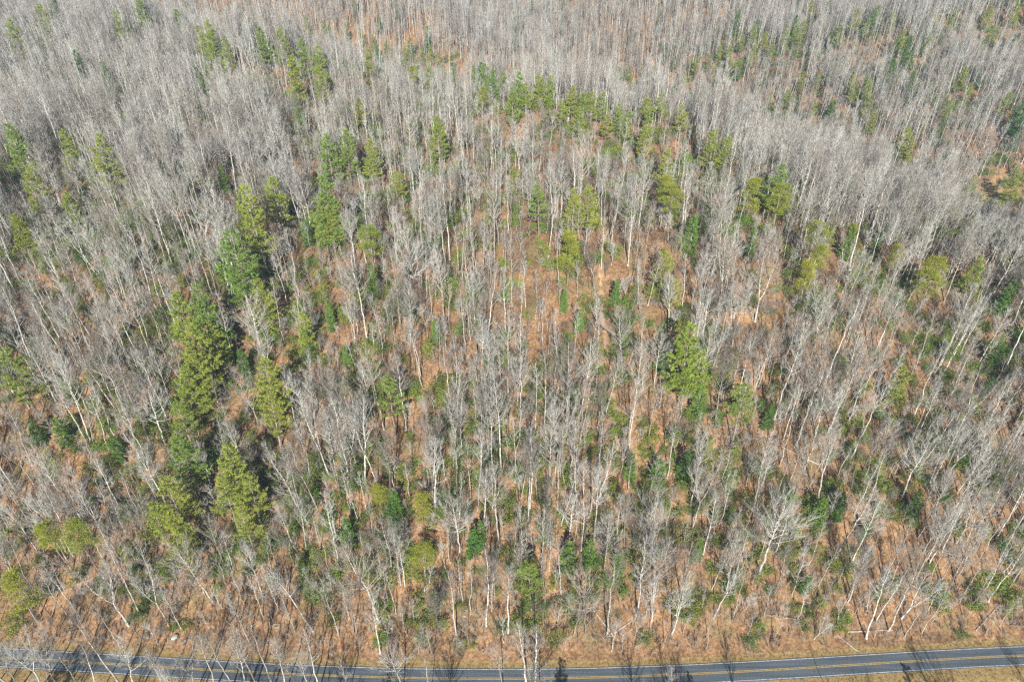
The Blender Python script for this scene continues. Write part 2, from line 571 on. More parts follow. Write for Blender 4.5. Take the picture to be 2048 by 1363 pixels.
# ------------------------------------------------------------------ bare broadleaf trees
def bare_tree(seed, H, crown0, rad, nlimb, spread, fork=False, base_r=0.24, twigs=9, wob=0.42, tw_r=0.013):
    r = np.random.default_rng(seed)
    tr, cr = Geo(), Geo()
    stems = []
    n = 14
    zz = np.linspace(0, 1, n)
    wx = np.cumsum(r.normal(0, wob * 0.32, n)); wy = np.cumsum(r.normal(0, wob * 0.32, n))
    P = np.stack([wx - wx[0], wy - wy[0], zz * H - 0.4 * (zz == 0)], -1)
    R = base_r * 0.95 * (1 - zz * 0.93) ** 0.9 + 0.015
    R[0] *= 1.45
    if fork:
        fk = r.uniform(0.28, 0.5)
        i = int(fk * n)
        tr.tube(P[:i + 1], R[:i + 1], 6)
        base = P[i]
        az = r.uniform(0, 6.28)
        for k in range(2 if r.random() < 0.7 else 3):
            a = az + k * (math.pi if k < 2 else 1.6) + r.normal(0, 0.3)
            m = 9
            s = np.linspace(0, 1, m)
            hh = (H - base[2]) * (1.0 if k == 0 else r.uniform(0.78, 0.97))
            out = H * r.uniform(0.09, 0.15) * s ** 0.7
            Q = base + np.stack([np.cos(a) * out, np.sin(a) * out, s * hh], -1) + np.cumsum(r.normal(0, 0.1, (m, 3)), 0) * (s[:, None] > 0)
            RR = R[i] * 0.78 * (1 - s * 0.92) + 0.012
            tr.tube(Q, RR, 5)
            stems.append((Q, RR, 0.12))
    else:
        tr.tube(P, R, 6)
        stems.append((P, R, crown0))
    tw0, tw1, twr = [], [], []
    for Q, RR, c0 in stems:
        m = len(Q)
        nl = nlimb if len(stems) == 1 else int(nlimb * 0.62)
        hts = np.sort(r.uniform(c0, 0.985, nl))
        a = r.uniform(0, 6.28)
        for f in hts:
            a += 2.4 + r.normal(0, 0.35)
            x = f * (m - 1); i = min(int(x), m - 2); q = x - i
            p = Q[i] * (1 - q) + Q[i + 1] * q
            rr = RR[i] * (1 - q) + RR[i + 1] * q
            g = (f - c0) / (1 - c0)
            L = rad * (0.55 + 0.75 * math.sin(math.pi * min(1, 0.18 + g * 0.72))) * (1.12 - 0.58 * g) * r.uniform(0.7, 1.35)
            tilt = spread * (1.1 - 0.65 * g) + r.normal(0, 0.1)      # angle from vertical
            k = 6
            s = np.linspace(0, 1, k)
            ang = tilt * (1 - 0.38 * s)
            step = L / (k - 1)
            d = np.stack([np.sin(ang) * math.cos(a), np.sin(ang) * math.sin(a), np.cos(ang)], -1)
            d += r.normal(0, 0.085, d.shape)
            B = p + np.concatenate([[[0, 0, 0]], np.cumsum(d[1:] * step, 0)])
            r0 = min(rr * 0.55, 0.018 + 0.0145 * L)
            BR = r0 * (1 - 0.85 * s) + 0.006
            cr.tube(B, BR, 4)
            ns = max(3, int(L * 1.3))
            for j in range(ns):
                u = r.uniform(0.22, 1.0)
                y = u * (k - 1); i2 = min(int(y), k - 2); q2 = y - i2
                pb = B[i2] * (1 - q2) + B[i2 + 1] * q2
                axis_ = unit(B[i2 + 1] - B[i2])
                dv = unit(axis_ + 0.62 * sphere_dirs(r, 1)[0] + np.array([0, 0, 0.25]))
                l2 = L * r.uniform(0.26, 0.52) * (1.15 - 0.5 * u)
                e1 = pb + dv * l2 * 0.5
                dv2 = unit(dv + 0.2 * sphere_dirs(r, 1)[0] + np.array([0, 0, 0.25]))
                e2 = e1 + dv2 * l2 * 0.5
                r2 = 0.009 + 0.0045 * l2
                cr.tube(np.array([pb, e1, e2]), [r2 * 1.5, r2 * 1.1, r2 * 0.6], 3)
                nt_ = r.poisson(twigs)
                if nt_:
                    w = r.uniform(0.15, 1.0, nt_)[:, None]
                    src = np.where(w < 0.5, pb + (e1 - pb) * w * 2, e1 + (e2 - e1) * (w * 2 - 1))
                    dd = dv2 + 0.5 * sphere_dirs(r, nt_) + np.array([0, 0, 0.3])
                    dd /= np.linalg.norm(dd, axis=1)[:, None]
                    ll = r.uniform(0.7, 2.0, (nt_, 1)) * (0.62 + 0.12 * L)
                    tw0.append(src); tw1.append(src + dd * ll)
    if tw0:
        cr.spikes(np.concatenate(tw0), np.concatenate(tw1), tw_r)
    return tr, cr

# ------------------------------------------------------------------ evergreens
def white_pine(seed, H, crown0, Rm, dens=1.0, gap=1.0, tuft=0.78, drop=0.0, irregular=0.36):
    r = np.random.default_rng(seed)
    tr, cr = Geo(), Geo()
    n = 12
    zz = np.linspace(0, 1, n)
    w = np.cumsum(r.normal(0, 0.06, (n, 2)), 0)
    P = np.c_[w - w[0], zz * H - 0.4 * (zz == 0)]
    tr.tube(P, 0.013 * H * (1 - 0.95 * zz) + 0.01, 6)
    C, D, Ls, Ws = [], [], [], []
    z = crown0 * H
    while z < H - 0.4:
        g = (z / H - crown0) / (1 - crown0)
        Lr = Rm * (1 - g) ** 0.72 * (0.65 + 0.35 * min(1, g * 4 + 0.35)) + 0.45
        for k in range(r.integers(4, 7)):
            a = r.uniform(0, 6.28)
            L = Lr * r.uniform(1 - irregular * 1.6, 1 + irregular * 0.4)
            if L < 0.35:
                continue
            e = 0.16 + 0.55 * g - drop + r.normal(0, 0.1)
            m = 4
            s = np.linspace(0, 1, m)
            bx = np.interp(z / H, zz, P[:, 0]); by = np.interp(z / H, zz, P[:, 1])
            up = L * (e * s + 0.10 * s * s)
            B = np.stack([bx + math.cos(a) * L * s, by + math.sin(a) * L * s, z + up], -1)
            tr.tube(B, 0.012 * L * (1 - 0.8 * s) + 0.012, 3)
            nt_ = max(5, int(L * 6.5 * dens))
            u = r.uniform(0.22, 1.0, nt_) ** 0.8
            side = (r.uniform(-1, 1, nt_)) * 0.42 * L * (1.08 - u) * 1.25
            ax = np.array([math.cos(a), math.sin(a), 0.0]); sd = np.array([-math.sin(a), math.cos(a), 0.0])
            ctr = np.stack([np.interp(u, s, B[:, q]) for q in range(3)], -1) + side[:, None] * sd + np.abs(side)[:, None] * ax * 0.5
            ctr[:, 2] += r.normal(0, 0.09, nt_)
            nb = 9
            c = np.repeat(ctr, nb, 0)
            dd = ax * 0.75 + np.sign(np.repeat(side, nb))[:, None] * sd * 0.35 + 0.85 * sphere_dirs(r, len(c)) + np.array([0, 0, 0.32])
            C.append(c - dd * 0.12); D.append(dd)
            Ls.append(r.uniform(0.6, 1.15, len(c)) * tuft); Ws.append(r.uniform(0.09, 0.18, len(c)))
        z += r.uniform(0.55, 0.95) * gap
    # leader
    c = np.repeat(np.array([[P[-1, 0], P[-1, 1], H - 0.7]]), 40, 0) + r.normal(0, 0.12, (40, 3))
    C.append(c); D.append(sphere_dirs(r, 40) + np.array([0, 0, 0.9])); Ls.append(np.full(40, 0.6)); Ws.append(np.full(40, 0.1))
    cr.blades(np.concatenate(C), np.concatenate(D), np.concatenate(Ls), np.concatenate(Ws), r)
    return tr, cr

def round_pine(seed, H, crown0, Rm, nclump=34):
    r = np.random.default_rng(seed)
    tr, cr = Geo(), Geo()
    n = 10
    zz = np.linspace(0, 1, n)
    w = np.cumsum(r.normal(0, 0.16, (n, 2)), 0)
    P = np.c_[w - w[0], zz * H * 0.96 - 0.4 * (zz == 0)]
    tr.tube(P, 0.012 * H * (1 - 0.93 * zz) + 0.015, 6)
    C, D, Ls, Ws = [], [], [], []
    for k in range(nclump):
        g = r.uniform(0, 1) ** 0.8
        z = H * (crown0 + (0.97 - crown0) * g)
        prof = math.sin(math.pi * min(1.0, 0.22 + 0.72 * g)) ** 0.7
        a = r.uniform(0, 6.28)
        q = Rm * prof * r.uniform(0.25, 1.0)
        bx = np.interp(z / H * 1.04, zz, P[:, 0]); by = np.interp(z / H * 1.04, zz, P[:, 1])
        ctr = np.array([bx + math.cos(a) * q, by + math.sin(a) * q, z])
        tr.tube(np.array([[bx, by, z - 0.45 * q], (np.array([bx, by, z - 0.45 * q]) + ctr) / 2 + [0, 0, -0.1], ctr]), [0.06, 0.045, 0.02], 3)
        cs = r.uniform(0.45, 1.0) * (0.7 + 0.06 * Rm * 2)
        m = int(95 * cs * cs) + 30
        off = r.normal(size=(m, 3)) * 0.6 * cs * np.array([1, 1, 0.5])
        C.append(ctr + off); D.append(off * 0.9 + 0.6 * sphere_dirs(r, m) + np.array([0, 0, 0.35]))
        Ls.append(r.uniform(0.35, 0.75, m)); Ws.append(r.uniform(0.09, 0.17, m))
    cr.blades(np.concatenate(C), np.concatenate(D), np.concatenate(Ls), np.concatenate(Ws), r)
    return tr, cr

def laurel(seed, H, Rm, nlobe, leaf=0.34):
    r = np.random.default_rng(seed)
    st, fo = Geo(), Geo()
    C, D, Ls, Ws = [], [], [], []
    ex, ey = r.uniform(0.65, 1.3), r.uniform(0.65, 1.3)
    for k in range(nlobe):
        a = r.uniform(0, 6.28)
        q = Rm * r.uniform(0, 1) ** 0.6
        z = H * r.uniform(0.18, 0.92) * (1 - 0.3 * (q / Rm) ** 2)
        ctr = np.array([math.cos(a) * q * ex, math.sin(a) * q * ey, z])
        lean = np.array([math.cos(a) * q * 0.15, math.sin(a) * q * 0.15, -0.3])
        mid = (lean + ctr) / 2 + r.normal(0, 0.15, 3)
        st.tube(np.array([lean, mid, ctr]), [0.05, 0.035, 0.015], 4)
        cs = r.uniform(0.35, 0.85) * (Rm * 0.3 + 0.35)
        m = int(85 * cs * cs) + 26
        off = r.normal(size=(m, 3)) * 0.58 * cs * np.array([1, 1, 0.75])
        C.append(ctr + off); D.append(off + 0.8 * sphere_dirs(r, m) + np.array([0, 0, 0.3]))
        Ls.append(r.uniform(0.6, 1.35, m) * leaf); Ws.append(r.uniform(0.35, 0.6, m) * leaf)
    fo.blades(np.concatenate(C), np.concatenate(D), np.concatenate(Ls), np.concatenate(Ws), r)
    return st, fo

def brush(seed, H, ns=7, tw=22):
    r = np.random.default_rng(seed)
    g = Geo()
    p0, p1 = [], []
    for k in range(ns):
        a = r.uniform(0, 6.28); q = r.uniform(0, 0.9)
        b = np.array([math.cos(a) * q, math.sin(a) * q, -0.15])
        d = unit(np.array([math.cos(a) * 0.4, math.sin(a) * 0.4, 1.0]) + 0.25 * sphere_dirs(r, 1)[0])
        h = H * r.uniform(0.5, 1.05)
        m = b + d * h * 0.55; e = m + unit(d + 0.3 * sphere_dirs(r, 1)[0]) * h * 0.45
        g.tube(np.array([b, m, e]), [0.028, 0.02, 0.008], 3)
        w = r.uniform(0.2, 1, (tw, 1))
        src = np.where(w < 0.55, b + (m - b) * w / 0.55, m + (e - m) * (w - 0.55) / 0.45)
        dd = d + 0.95 * sphere_dirs(r, tw) + np.array([0, 0, 0.2])
        dd /= np.linalg.norm(dd, axis=1)[:, None]
        p0.append(src); p1.append(src + dd * r.uniform(0.25, 0.5, (tw, 1)) * H * 0.7)
    g.spikes(np.concatenate(p0), np.concatenate(p1), 0.02)
    return g

def tan_sapling(seed, H):
    r = np.random.default_rng(seed)
    tr, cr = bare_tree(seed, H, 0.2, H * 0.26, 16, 1.05, base_r=0.06, twigs=2, wob=0.15, tw_r=0.012)
    V, _ = cr.parts()
    pick = V[r.integers(0, len(V), 620)]
    fo = Geo()
    fo.blades(pick + r.normal(0, 0.1, pick.shape), sphere_dirs(r, len(pick)), r.uniform(0.12, 0.26, len(pick)), r.uniform(0.08, 0.14, len(pick)), r)
    for f in cr.V:
        pass
    tr.V += cr.V
    for k in (3, 4):
        tr.F[k] += [f + tr.n for f in cr.F[k]]
    tr.n += cr.n
    return tr, fo

# ------------------------------------------------------------------ form library: every form is modelled once, its meshes are shared
class Form:
    def __init__(self, kind, look, H, geos, names, mats, R):
        self.kind, self.look, self.H, self.R = kind, look, H, R
        self.names = names
        self.meshes = [g.mesh(nm, mt) for g, nm, mt in zip(geos, names, mats)]
        self.whole = join_mesh(kind + '_whole', geos, mats)

BARE = []
_b = [  # look, H, crown0, rad, nlimb, spread, fork, base_r
    ('slender', 27, 0.50, 3.6, 24, 0.85, False, 0.25), ('slender', 25, 0.45, 3.2, 24, 0.80, False, 0.22),
    ('slender', 29, 0.56, 3.9, 24, 0.90, False, 0.27), ('slender', 23, 0.40, 3.0, 22, 0.75, False, 0.19),
    ('upright', 26, 0.42, 4.6, 28, 0.72, False, 0.26), ('upright', 24, 0.36, 4.2, 28, 0.68, False, 0.24),
    ('upright', 27, 0.48, 4.8, 27, 0.80, False, 0.27),
    ('spreading', 22, 0.34, 6.2, 30, 1.10, False, 0.29), ('spreading', 24, 0.40, 6.4, 30, 1.05, False, 0.31),
    ('spreading', 21, 0.30, 5.6, 30, 1.0, False, 0.27),
    ('pole like', 21, 0.58, 2.2, 15, 0.8, False, 0.15), ('pole like', 23, 0.62, 2.4, 15, 0.75, False, 0.16), ('pole like', 19, 0.55, 2.0, 14, 0.85, False, 0.13), ('pole like', 24, 0.6, 2.5, 16, 0.8, False, 0.17),
    ('forked', 25, 0.4, 4.2, 34, 0.85, True, 0.27), ('forked', 23, 0.4, 4.6, 34, 0.95, True, 0.27),
    ('forked', 26, 0.4, 3.9, 32, 0.80, True, 0.25)]
for i, (look, H, c0, rad, nl, sp, fk, br) in enumerate(_b):
    g = bare_tree(100 + i, H, c0, rad * 0.86, nl, sp, fk, br * 0.9, twigs=6.0)
    BARE.append(Form('bare_tree', look, H, g, ('trunk', 'crown'), (M_BARK, M_TWIG), rad))
FAR = []                                    # the same kinds of tree as they read from half a kilometre: trunk, limbs, a thin haze of twigs
for i, (look, H, c0, rad, nl, sp, br) in enumerate([('slender', 26, 0.46, 3.2, 20, 0.75, 0.23), ('slender', 24, 0.42, 2.9, 19, 0.7, 0.2), ('pole like', 23, 0.52, 2.3, 15, 0.75, 0.19), ('upright', 25, 0.45, 3.8, 18, 0.68, 0.25),
                                                  ('pole like', 21, 0.5, 2.2, 15, 0.8, 0.18), ('spreading', 21, 0.42, 4.6, 18, 0.95, 0.25), ('pole like', 26, 0.54, 2.6, 16, 0.7, 0.2)]):
    g = bare_tree(140 + i, H, c0, rad, nl, sp, False, br, twigs=3.0, tw_r=0.018)
    FAR.append(Form('bare_tree', look, H, g, ('trunk', 'crown'), (M_BARK, M_TWIG), rad))
WHITE = []
for i, (look, H, c0, rad, nl, sp) in enumerate([('slender', 26, 0.5, 3.4, 22, 0.75), ('forked', 22, 0.4, 3.6, 26, 0.8)]):
    g = bare_tree(160 + i, H, c0, rad, nl, sp, look == 'forked', 0.26, twigs=7)
    WHITE.append(Form('bare_tree', 'white ' + look, H, g, ('trunk', 'crown'), (M_WHITE, M_TWIG), rad))
SAPL = []
for i, (H, c0, rad, nl) in enumerate([(11, 0.35, 2.0, 15), (9, 0.3, 1.9, 14), (13, 0.42, 2.1, 15), (8, 0.25, 1.6, 13), (12, 0.45, 1.7, 13)]):
    g = bare_tree(200 + i, H, c0, rad, nl, 0.85, i == 3, 0.085, twigs=6, wob=0.3, tw_r=0.014)
    SAPL.append(Form('bare_sapling', 'thin', H, g, ('trunk', 'crown'), (M_BARK, M_TWIG), rad))
PINES = [Form('pine_tree', 'feathery', H, white_pine(300 + i, H, c0, R, dn, gp), ('trunk', 'crown'), (M_PBARK, M_PINE), R)
         for i, (H, c0, R, dn, gp) in enumerate([(29, 0.32, 6.9, 0.78, 1.45), (27, 0.24, 6.3, 0.8, 1.35), (31, 0.42, 7.0, 0.75, 1.6), (25, 0.2, 5.8, 0.85, 1.3), (28, 0.36, 6.2, 0.8, 1.5)])]
VPINES = [Form('pine_tree', 'yellow green round', H, round_pine(330 + i, H, c0, R, nc), ('trunk', 'crown'), (M_PBARK, M_VPINE), R)
          for i, (H, c0, R, nc) in enumerate([(20, 0.42, 4.1, 54), (22, 0.5, 3.6, 46), (17, 0.34, 3.3, 44)])]
HEMS = [Form('conifer_tree', 'dark conical', H, white_pine(350 + i, H, 0.08, R, 1.7, 0.72, 0.42, 0.1, 0.2), ('trunk', 'crown'), (M_PBARK, M_HEM), R)
        for i, (H, R) in enumerate([(14, 2.7), (11, 2.4), (17, 3.0)])]
SHRUBS = [Form('evergreen_shrub', lk, H, laurel(400 + i, H, R, nl), ('stem', 'foliage'), (M_BRUSH, M_SHRUB), R)
          for i, (lk, H, R, nl) in enumerate([('rounded', 3.2, 2.1, 16), ('tall', 4.8, 1.9, 20), ('low', 2.2, 2.8, 18), ('upright', 6.2, 1.7, 22), ('ragged', 3.6, 2.6, 15), ('leggy', 5.2, 2.3, 17)])]
TANS = [Form('leafy_sapling', 'tan', H, tan_sapling(450 + i, H), ('trunk', 'foliage'), (M_BARK, M_TAN), H * .26) for i, H in enumerate([8, 11])]
BRUSH = [join_mesh('brush_whole', [brush(470 + i, H, ns)], [M_BRUSH]) for i, (H, ns) in enumerate([(2.2, 8), (3.2, 7), (1.6, 9), (4.2, 6)])]

def dead_grass(seed):
    r = np.random.default_rng(seed)
    g = Geo()
    n = 34
    c = np.c_[r.normal(0, 0.22, (n, 2)), np.zeros(n) - 0.03]
    d = np.c_[r.normal(0, 0.55, (n, 2)), np.ones(n)]
    g.blades(c, d, r.uniform(0.2, 0.5, n), r.uniform(0.025, 0.05, n), r)
    return g
GRASS = [join_mesh('grass_whole', [dead_grass(480 + i)], [M_DGRASS]) for i in range(3)]

# ------------------------------------------------------------------ scattering
def scatter_grid(cell, x0, x1, y0, y1, jit=0.85, r=rng):
    xs = np.arange(x0, x1, cell); ys = np.arange(y0, y1, cell)
    X, Y = np.meshgrid(xs, ys)
    X = X + r.uniform(-0.5, 0.5, X.shape) * cell * jit + (np.arange(len(ys)) % 2)[:, None] * cell * 0.5
    Y = Y + r.uniform(-0.5, 0.5, Y.shape) * cell * jit
    return X.ravel(), Y.ravel()

def in_view(X, Y, Z, margin=140, ytop=-400, ybot=1900):
    u, v, d = project(np.stack([X, Y, Z], -1))
    return (d > 20) & (u > -margin) & (u < PW + margin) & (v > ytop) & (v < ybot)

class Place:
    """one planned plant: form, position, size, lean, turn"""
    __slots__ = ('f', 'x', 'y', 'z', 's', 'rz', 'tx', 'ty', 'hero', 'u', 'v', 'size', 'label', 'top', 'd')
    def __init__(self, f, x, y, s, rz=None, tx=0.0, ty=0.0, hero=False, label=None, z=None):
        self.f, self.x, self.y, self.s = f, x, y, s
        self.z = float(terrain(x, y)) if z is None else float(z)
        self.rz = rng.uniform(0, 6.28) if rz is None else rz
        self.tx, self.ty, self.hero, self.label = tx, ty, hero, label
        cp, sp = math.cos(PITCH), math.sin(PITCH)
        r_ = []
        for zz in (self.z, self.z + f.H * s):
            q = zz - CAM_H
            dd = y * cp - q * sp
            r_.append((PW / 2 + FPX * x / dd, PH / 2 - FPX * (y * sp + q * cp) / dd, dd))
        self.u, self.v = (r_[0][0] + r_[1][0]) / 2, (r_[0][1] + r_[1][1]) / 2
        self.size = abs(r_[0][1] - r_[1][1])
        self.top = r_[1][:2]
        self.d = r_[0][2]

def g2(u, v, cu, cv, su, sv):
    return np.exp(-((u - cu) / su) ** 2 - ((v - cv) / sv) ** 2)

pines, bares, sapls, shrubs, tans, hems = [], [], [], [], [], []

# evergreens by the pixel of their tip; depth comes from standing on the terrain at that height
PINE_PX = [(472, 505, 24, 'W'), (420, 640, 22, 'W'), (350, 800, 21, 'W'), (532, 785, 24, 'W'), (440, 955, 22, 'W'), (300, 1005, 22, 'W'), (478, 1010, 20, 'W'), (345, 1030, 22, 'W'), (372, 700, 26, 'W'),
    (640, 410, 24, 'W'), (665, 400, 22, 'W'), (1350, 560, 16, 'W'), (1400, 700, 20, 'W'),  # u, v, height, kind (W feathery white pine, V yellow-green round pine)
    (495, 372, 32, 'W'), (455, 455, 32, 'W'), (508, 562, 25, 'W'), (400, 572, 30, 'W'), (345, 585, 24, 'W'), (372, 655, 30, 'W'), (365, 735, 24, 'W'),
    (524, 715, 30, 'W'), (350, 872, 25, 'W'), (452, 892, 30, 'W'), (328, 955, 29, 'W'), (492, 958, 25, 'W'), (85, 1042, 22, 'V'), (142, 1042, 23, 'V'),
    (12, 1150, 22, 'V'), (8, 700, 27, 'W'), (843, 1090, 16, 'V'), (1066, 1122, 22, 'W'), (1385, 652, 29, 'W'), (1495, 765, 25, 'W'),
    (1330, 503, 19, 'W'), (1815, 733, 20, 'W'), (1140, 462, 21, 'V'), (735, 448, 21, 'V'), (645, 352, 30, 'W'), (652, 268, 27, 'W'), (545, 352, 27, 'W'),
    (600, 622, 21, 'W'), (775, 752, 24, 'W'), (195, 270, 29, 'W'), (12, 248, 30, 'W'), (48, 335, 26, 'W'), (15, 38, 30, 'W'), (76, 8, 30, 'W'), (232, 20, 27, 'W'),
    (275, -2, 27, 'W'), (410, 42, 27, 'W'), (418, 62, 22, 'W'), (397, 52, 22, 'W'), (445, 75, 20, 'W'), (520, 55, 25, 'W'), (557, 58, 28, 'W'), (580, 115, 27, 'W'), (636, 92, 29, 'W'), (600, 78, 25, 'W'),
    (612, 33, 25, 'W'), (645, 42, 25, 'W'), (635, 132, 24, 'W'), (690, 48, 25, 'W'), (722, 58, 25, 'W'), (745, 70, 26, 'W'), (770, 84, 26, 'W'), (735, 92, 24, 'W'), (818, 76, 27, 'W'), (843, 96, 25, 'W'), (812, 105, 23, 'V'),
    (860, 93, 24, 'W'), (878, 105, 22, 'W'), (825, 132, 23, 'V'), (855, 130, 24, 'W'), (905, 135, 24, 'V'), (945, 125, 23, 'W'), (968, 128, 25, 'W'), (985, 140, 24, 'W'), (965, 172, 22, 'V'), (1005, 142, 22, 'W'), (1040, 145, 25, 'W'), (1025, 175, 24, 'V'), (1052, 165, 24, 'W'),
    (1072, 148, 22, 'W'), (1085, 155, 22, 'V'), (1102, 152, 22, 'V'), (1146, 172, 22, 'W'), (1168, 186, 21, 'V'), (1186, 182, 21, 'V'), (1205, 184, 21, 'V'), (1160, 215, 20, 'W'), (1215, 228, 20, 'V'), (1238, 208, 21, 'V'), (1258, 228, 19, 'V'), (1122, 205, 20, 'W'), (1098, 205, 20, 'W'),
    (1293, 196, 22, 'V'), (1324, 184, 23, 'W'), (1300, 215, 20, 'W'), (1368, 208, 22, 'W'), (1428, 260, 22, 'W'), (1456, 272, 20, 'W'), (1340, 298, 21, 'W'), (875, 235, 25, 'W'), (592, 207, 20, 'W'), (718, 196, 22, 'V'), (688, 260, 25, 'W'), (740, 282, 23, 'W'),
    (1368, 150, 24, 'W'), (1420, 110, 25, 'W'), (1395, 115, 24, 'W'), (1485, 66, 25, 'W'), (1512, 52, 26, 'W'), (1532, 64, 24, 'W'), (1508, 90, 25, 'W'), (1462, 92, 23, 'W'), (1440, 90, 23, 'W'), (1465, 122, 22, 'W'), (1478, 120, 22, 'V'), (1545, 85, 22, 'W'), (1574, 52, 26, 'W'), (1595, 48, 25, 'V'), (1612, 40, 26, 'W'),
    (1600, 65, 22, 'W'), (1672, 52, 24, 'V'), (1684, 50, 26, 'W'), (1720, 18, 28, 'W'), (1738, 35, 24, 'W'), (1757, 12, 30, 'W'), (1790, 24, 25, 'V'), (1812, 58, 24, 'W'), (1796, 74, 24, 'W'), (1862, 70, 22, 'W'), (1910, 26, 24, 'W'), (1992, 50, 22, 'W'), (1825, 102, 20, 'W'), (1626, 2, 24, 'W'),
    (1706, 154, 24, 'W'), (1740, 158, 25, 'W'), (1742, 190, 25, 'W'), (1752, 220, 24, 'W'), (1712, 165, 22, 'W'), (1608, 145, 22, 'W'), (1640, 145, 22, 'W'), (1580, 180, 22, 'W'), (1542, 185, 22, 'W'), (1664, 195, 20, 'W'), (1632, 206, 20, 'V'), (1932, 135, 25, 'W'), (1945, 165, 20, 'W'), (1904, 198, 25, 'W'), (2022, 185, 27, 'W'), (2032, 215, 22, 'W'),
    (1816, 252, 24, 'W'), (1824, 275, 22, 'W'), (1950, 352, 19, 'W'), (2042, 342, 22, 'W'), (1560, 325, 25, 'W'), (1568, 368, 22, 'V'), (1510, 355, 20, 'V'), (1650, 442, 22, 'V'), (1640, 490, 20, 'V'), (1624, 520, 18, 'V'),
    (1712, 448, 14, 'V'), (1882, 512, 20, 'V'), (1868, 535, 19, 'V'), (1965, 512, 18, 'W'), (1800, 490, 17, 'V'), (1335, 348, 20, 'V'), (1350, 365, 18, 'V'), (1292, 250, 20, 'W'), (2010, 668, 14, 'W'), (120, 258, 22, 'W'), (1180, 372, 23, 'W'), (1150, 378, 20, 'W'),
    (1080, 368, 20, 'W'), (1030, 128, 20, 'W'), (1255, 135, 18, 'W'), (1262, 145, 16, 'W'), (800, 345, 17, 'W'), (790, 342, 15, 'W'), (130, 385, 18, 'W'), (755, 972, 13, 'V'), (840, 985, 13, 'V'), (25, 430, 22, 'W'), (2040, 1, 26, 'W'), (1985, 8, 26, 'W')]
for (u, v, h, k) in PINE_PX:
    h = h * rng.uniform(0.92, 1.05) * (0.78 if v < 235 and u > 640 else 1.0)
    if k == 'V' and v < 235 and rng.random() < 0.5:
        k = 'W'
    x, y, z = ray_hit(u, v, lift=h, y0=86)
    F = PINES if k == 'W' else VPINES
    f = F[rng.integers(len(F))]
    if k == 'W' and y > 330:
        f = PINES[(1, 3, 0)[int(rng.integers(3))]]
    pines.append(Place(f, x, y, h / f.H, tx=rng.normal(0, 0.02), ty=rng.normal(0, 0.02), hero=True))
HEM_PX = [(785, 985, 12), (740, 525, 14), (690, 1040, 12), (1265, 905, 12), (1320, 920, 11), (1405, 770, 13), (1375, 905, 12), (220, 870, 11), (1510, 455, 12), (1390, 430, 13), (1762, 460, 12), (1705, 455, 13), (235, 172, 12),
          (400, 145, 13), (1235, 560, 11), (2030, 560, 14), (895, 530, 8), (945, 1060, 12), (960, 1045, 11), (1140, 1085, 13), (1180, 1080, 12), (1650, 1000, 12), (1842, 980, 12), (1690, 985, 12), (1545, 810, 11), (655, 610, 11), (610, 660, 13), (110, 835, 12), (60, 840, 11),
          (870, 640, 9), (1075, 735, 9), (1130, 580, 9), (1160, 620, 9), (1010, 565, 8), (1250, 665, 10), (1330, 690, 11), (2005, 690, 12), (1620, 1150, 9), (690, 690, 10), (480, 700, 12), (440, 330, 13), (610, 440, 11), (130, 395, 12), (1400, 1080, 10), (1240, 1100, 11), (600, 1120, 9), (1985, 755, 9), (1740, 1040, 9)]
for (u, v, h) in HEM_PX:
    x, y, z = ray_hit(u, v, lift=h, y0=104)
    f = HEMS[rng.integers(3)]
    hems.append(Place(f, x, y, h / f.H, hero=True))

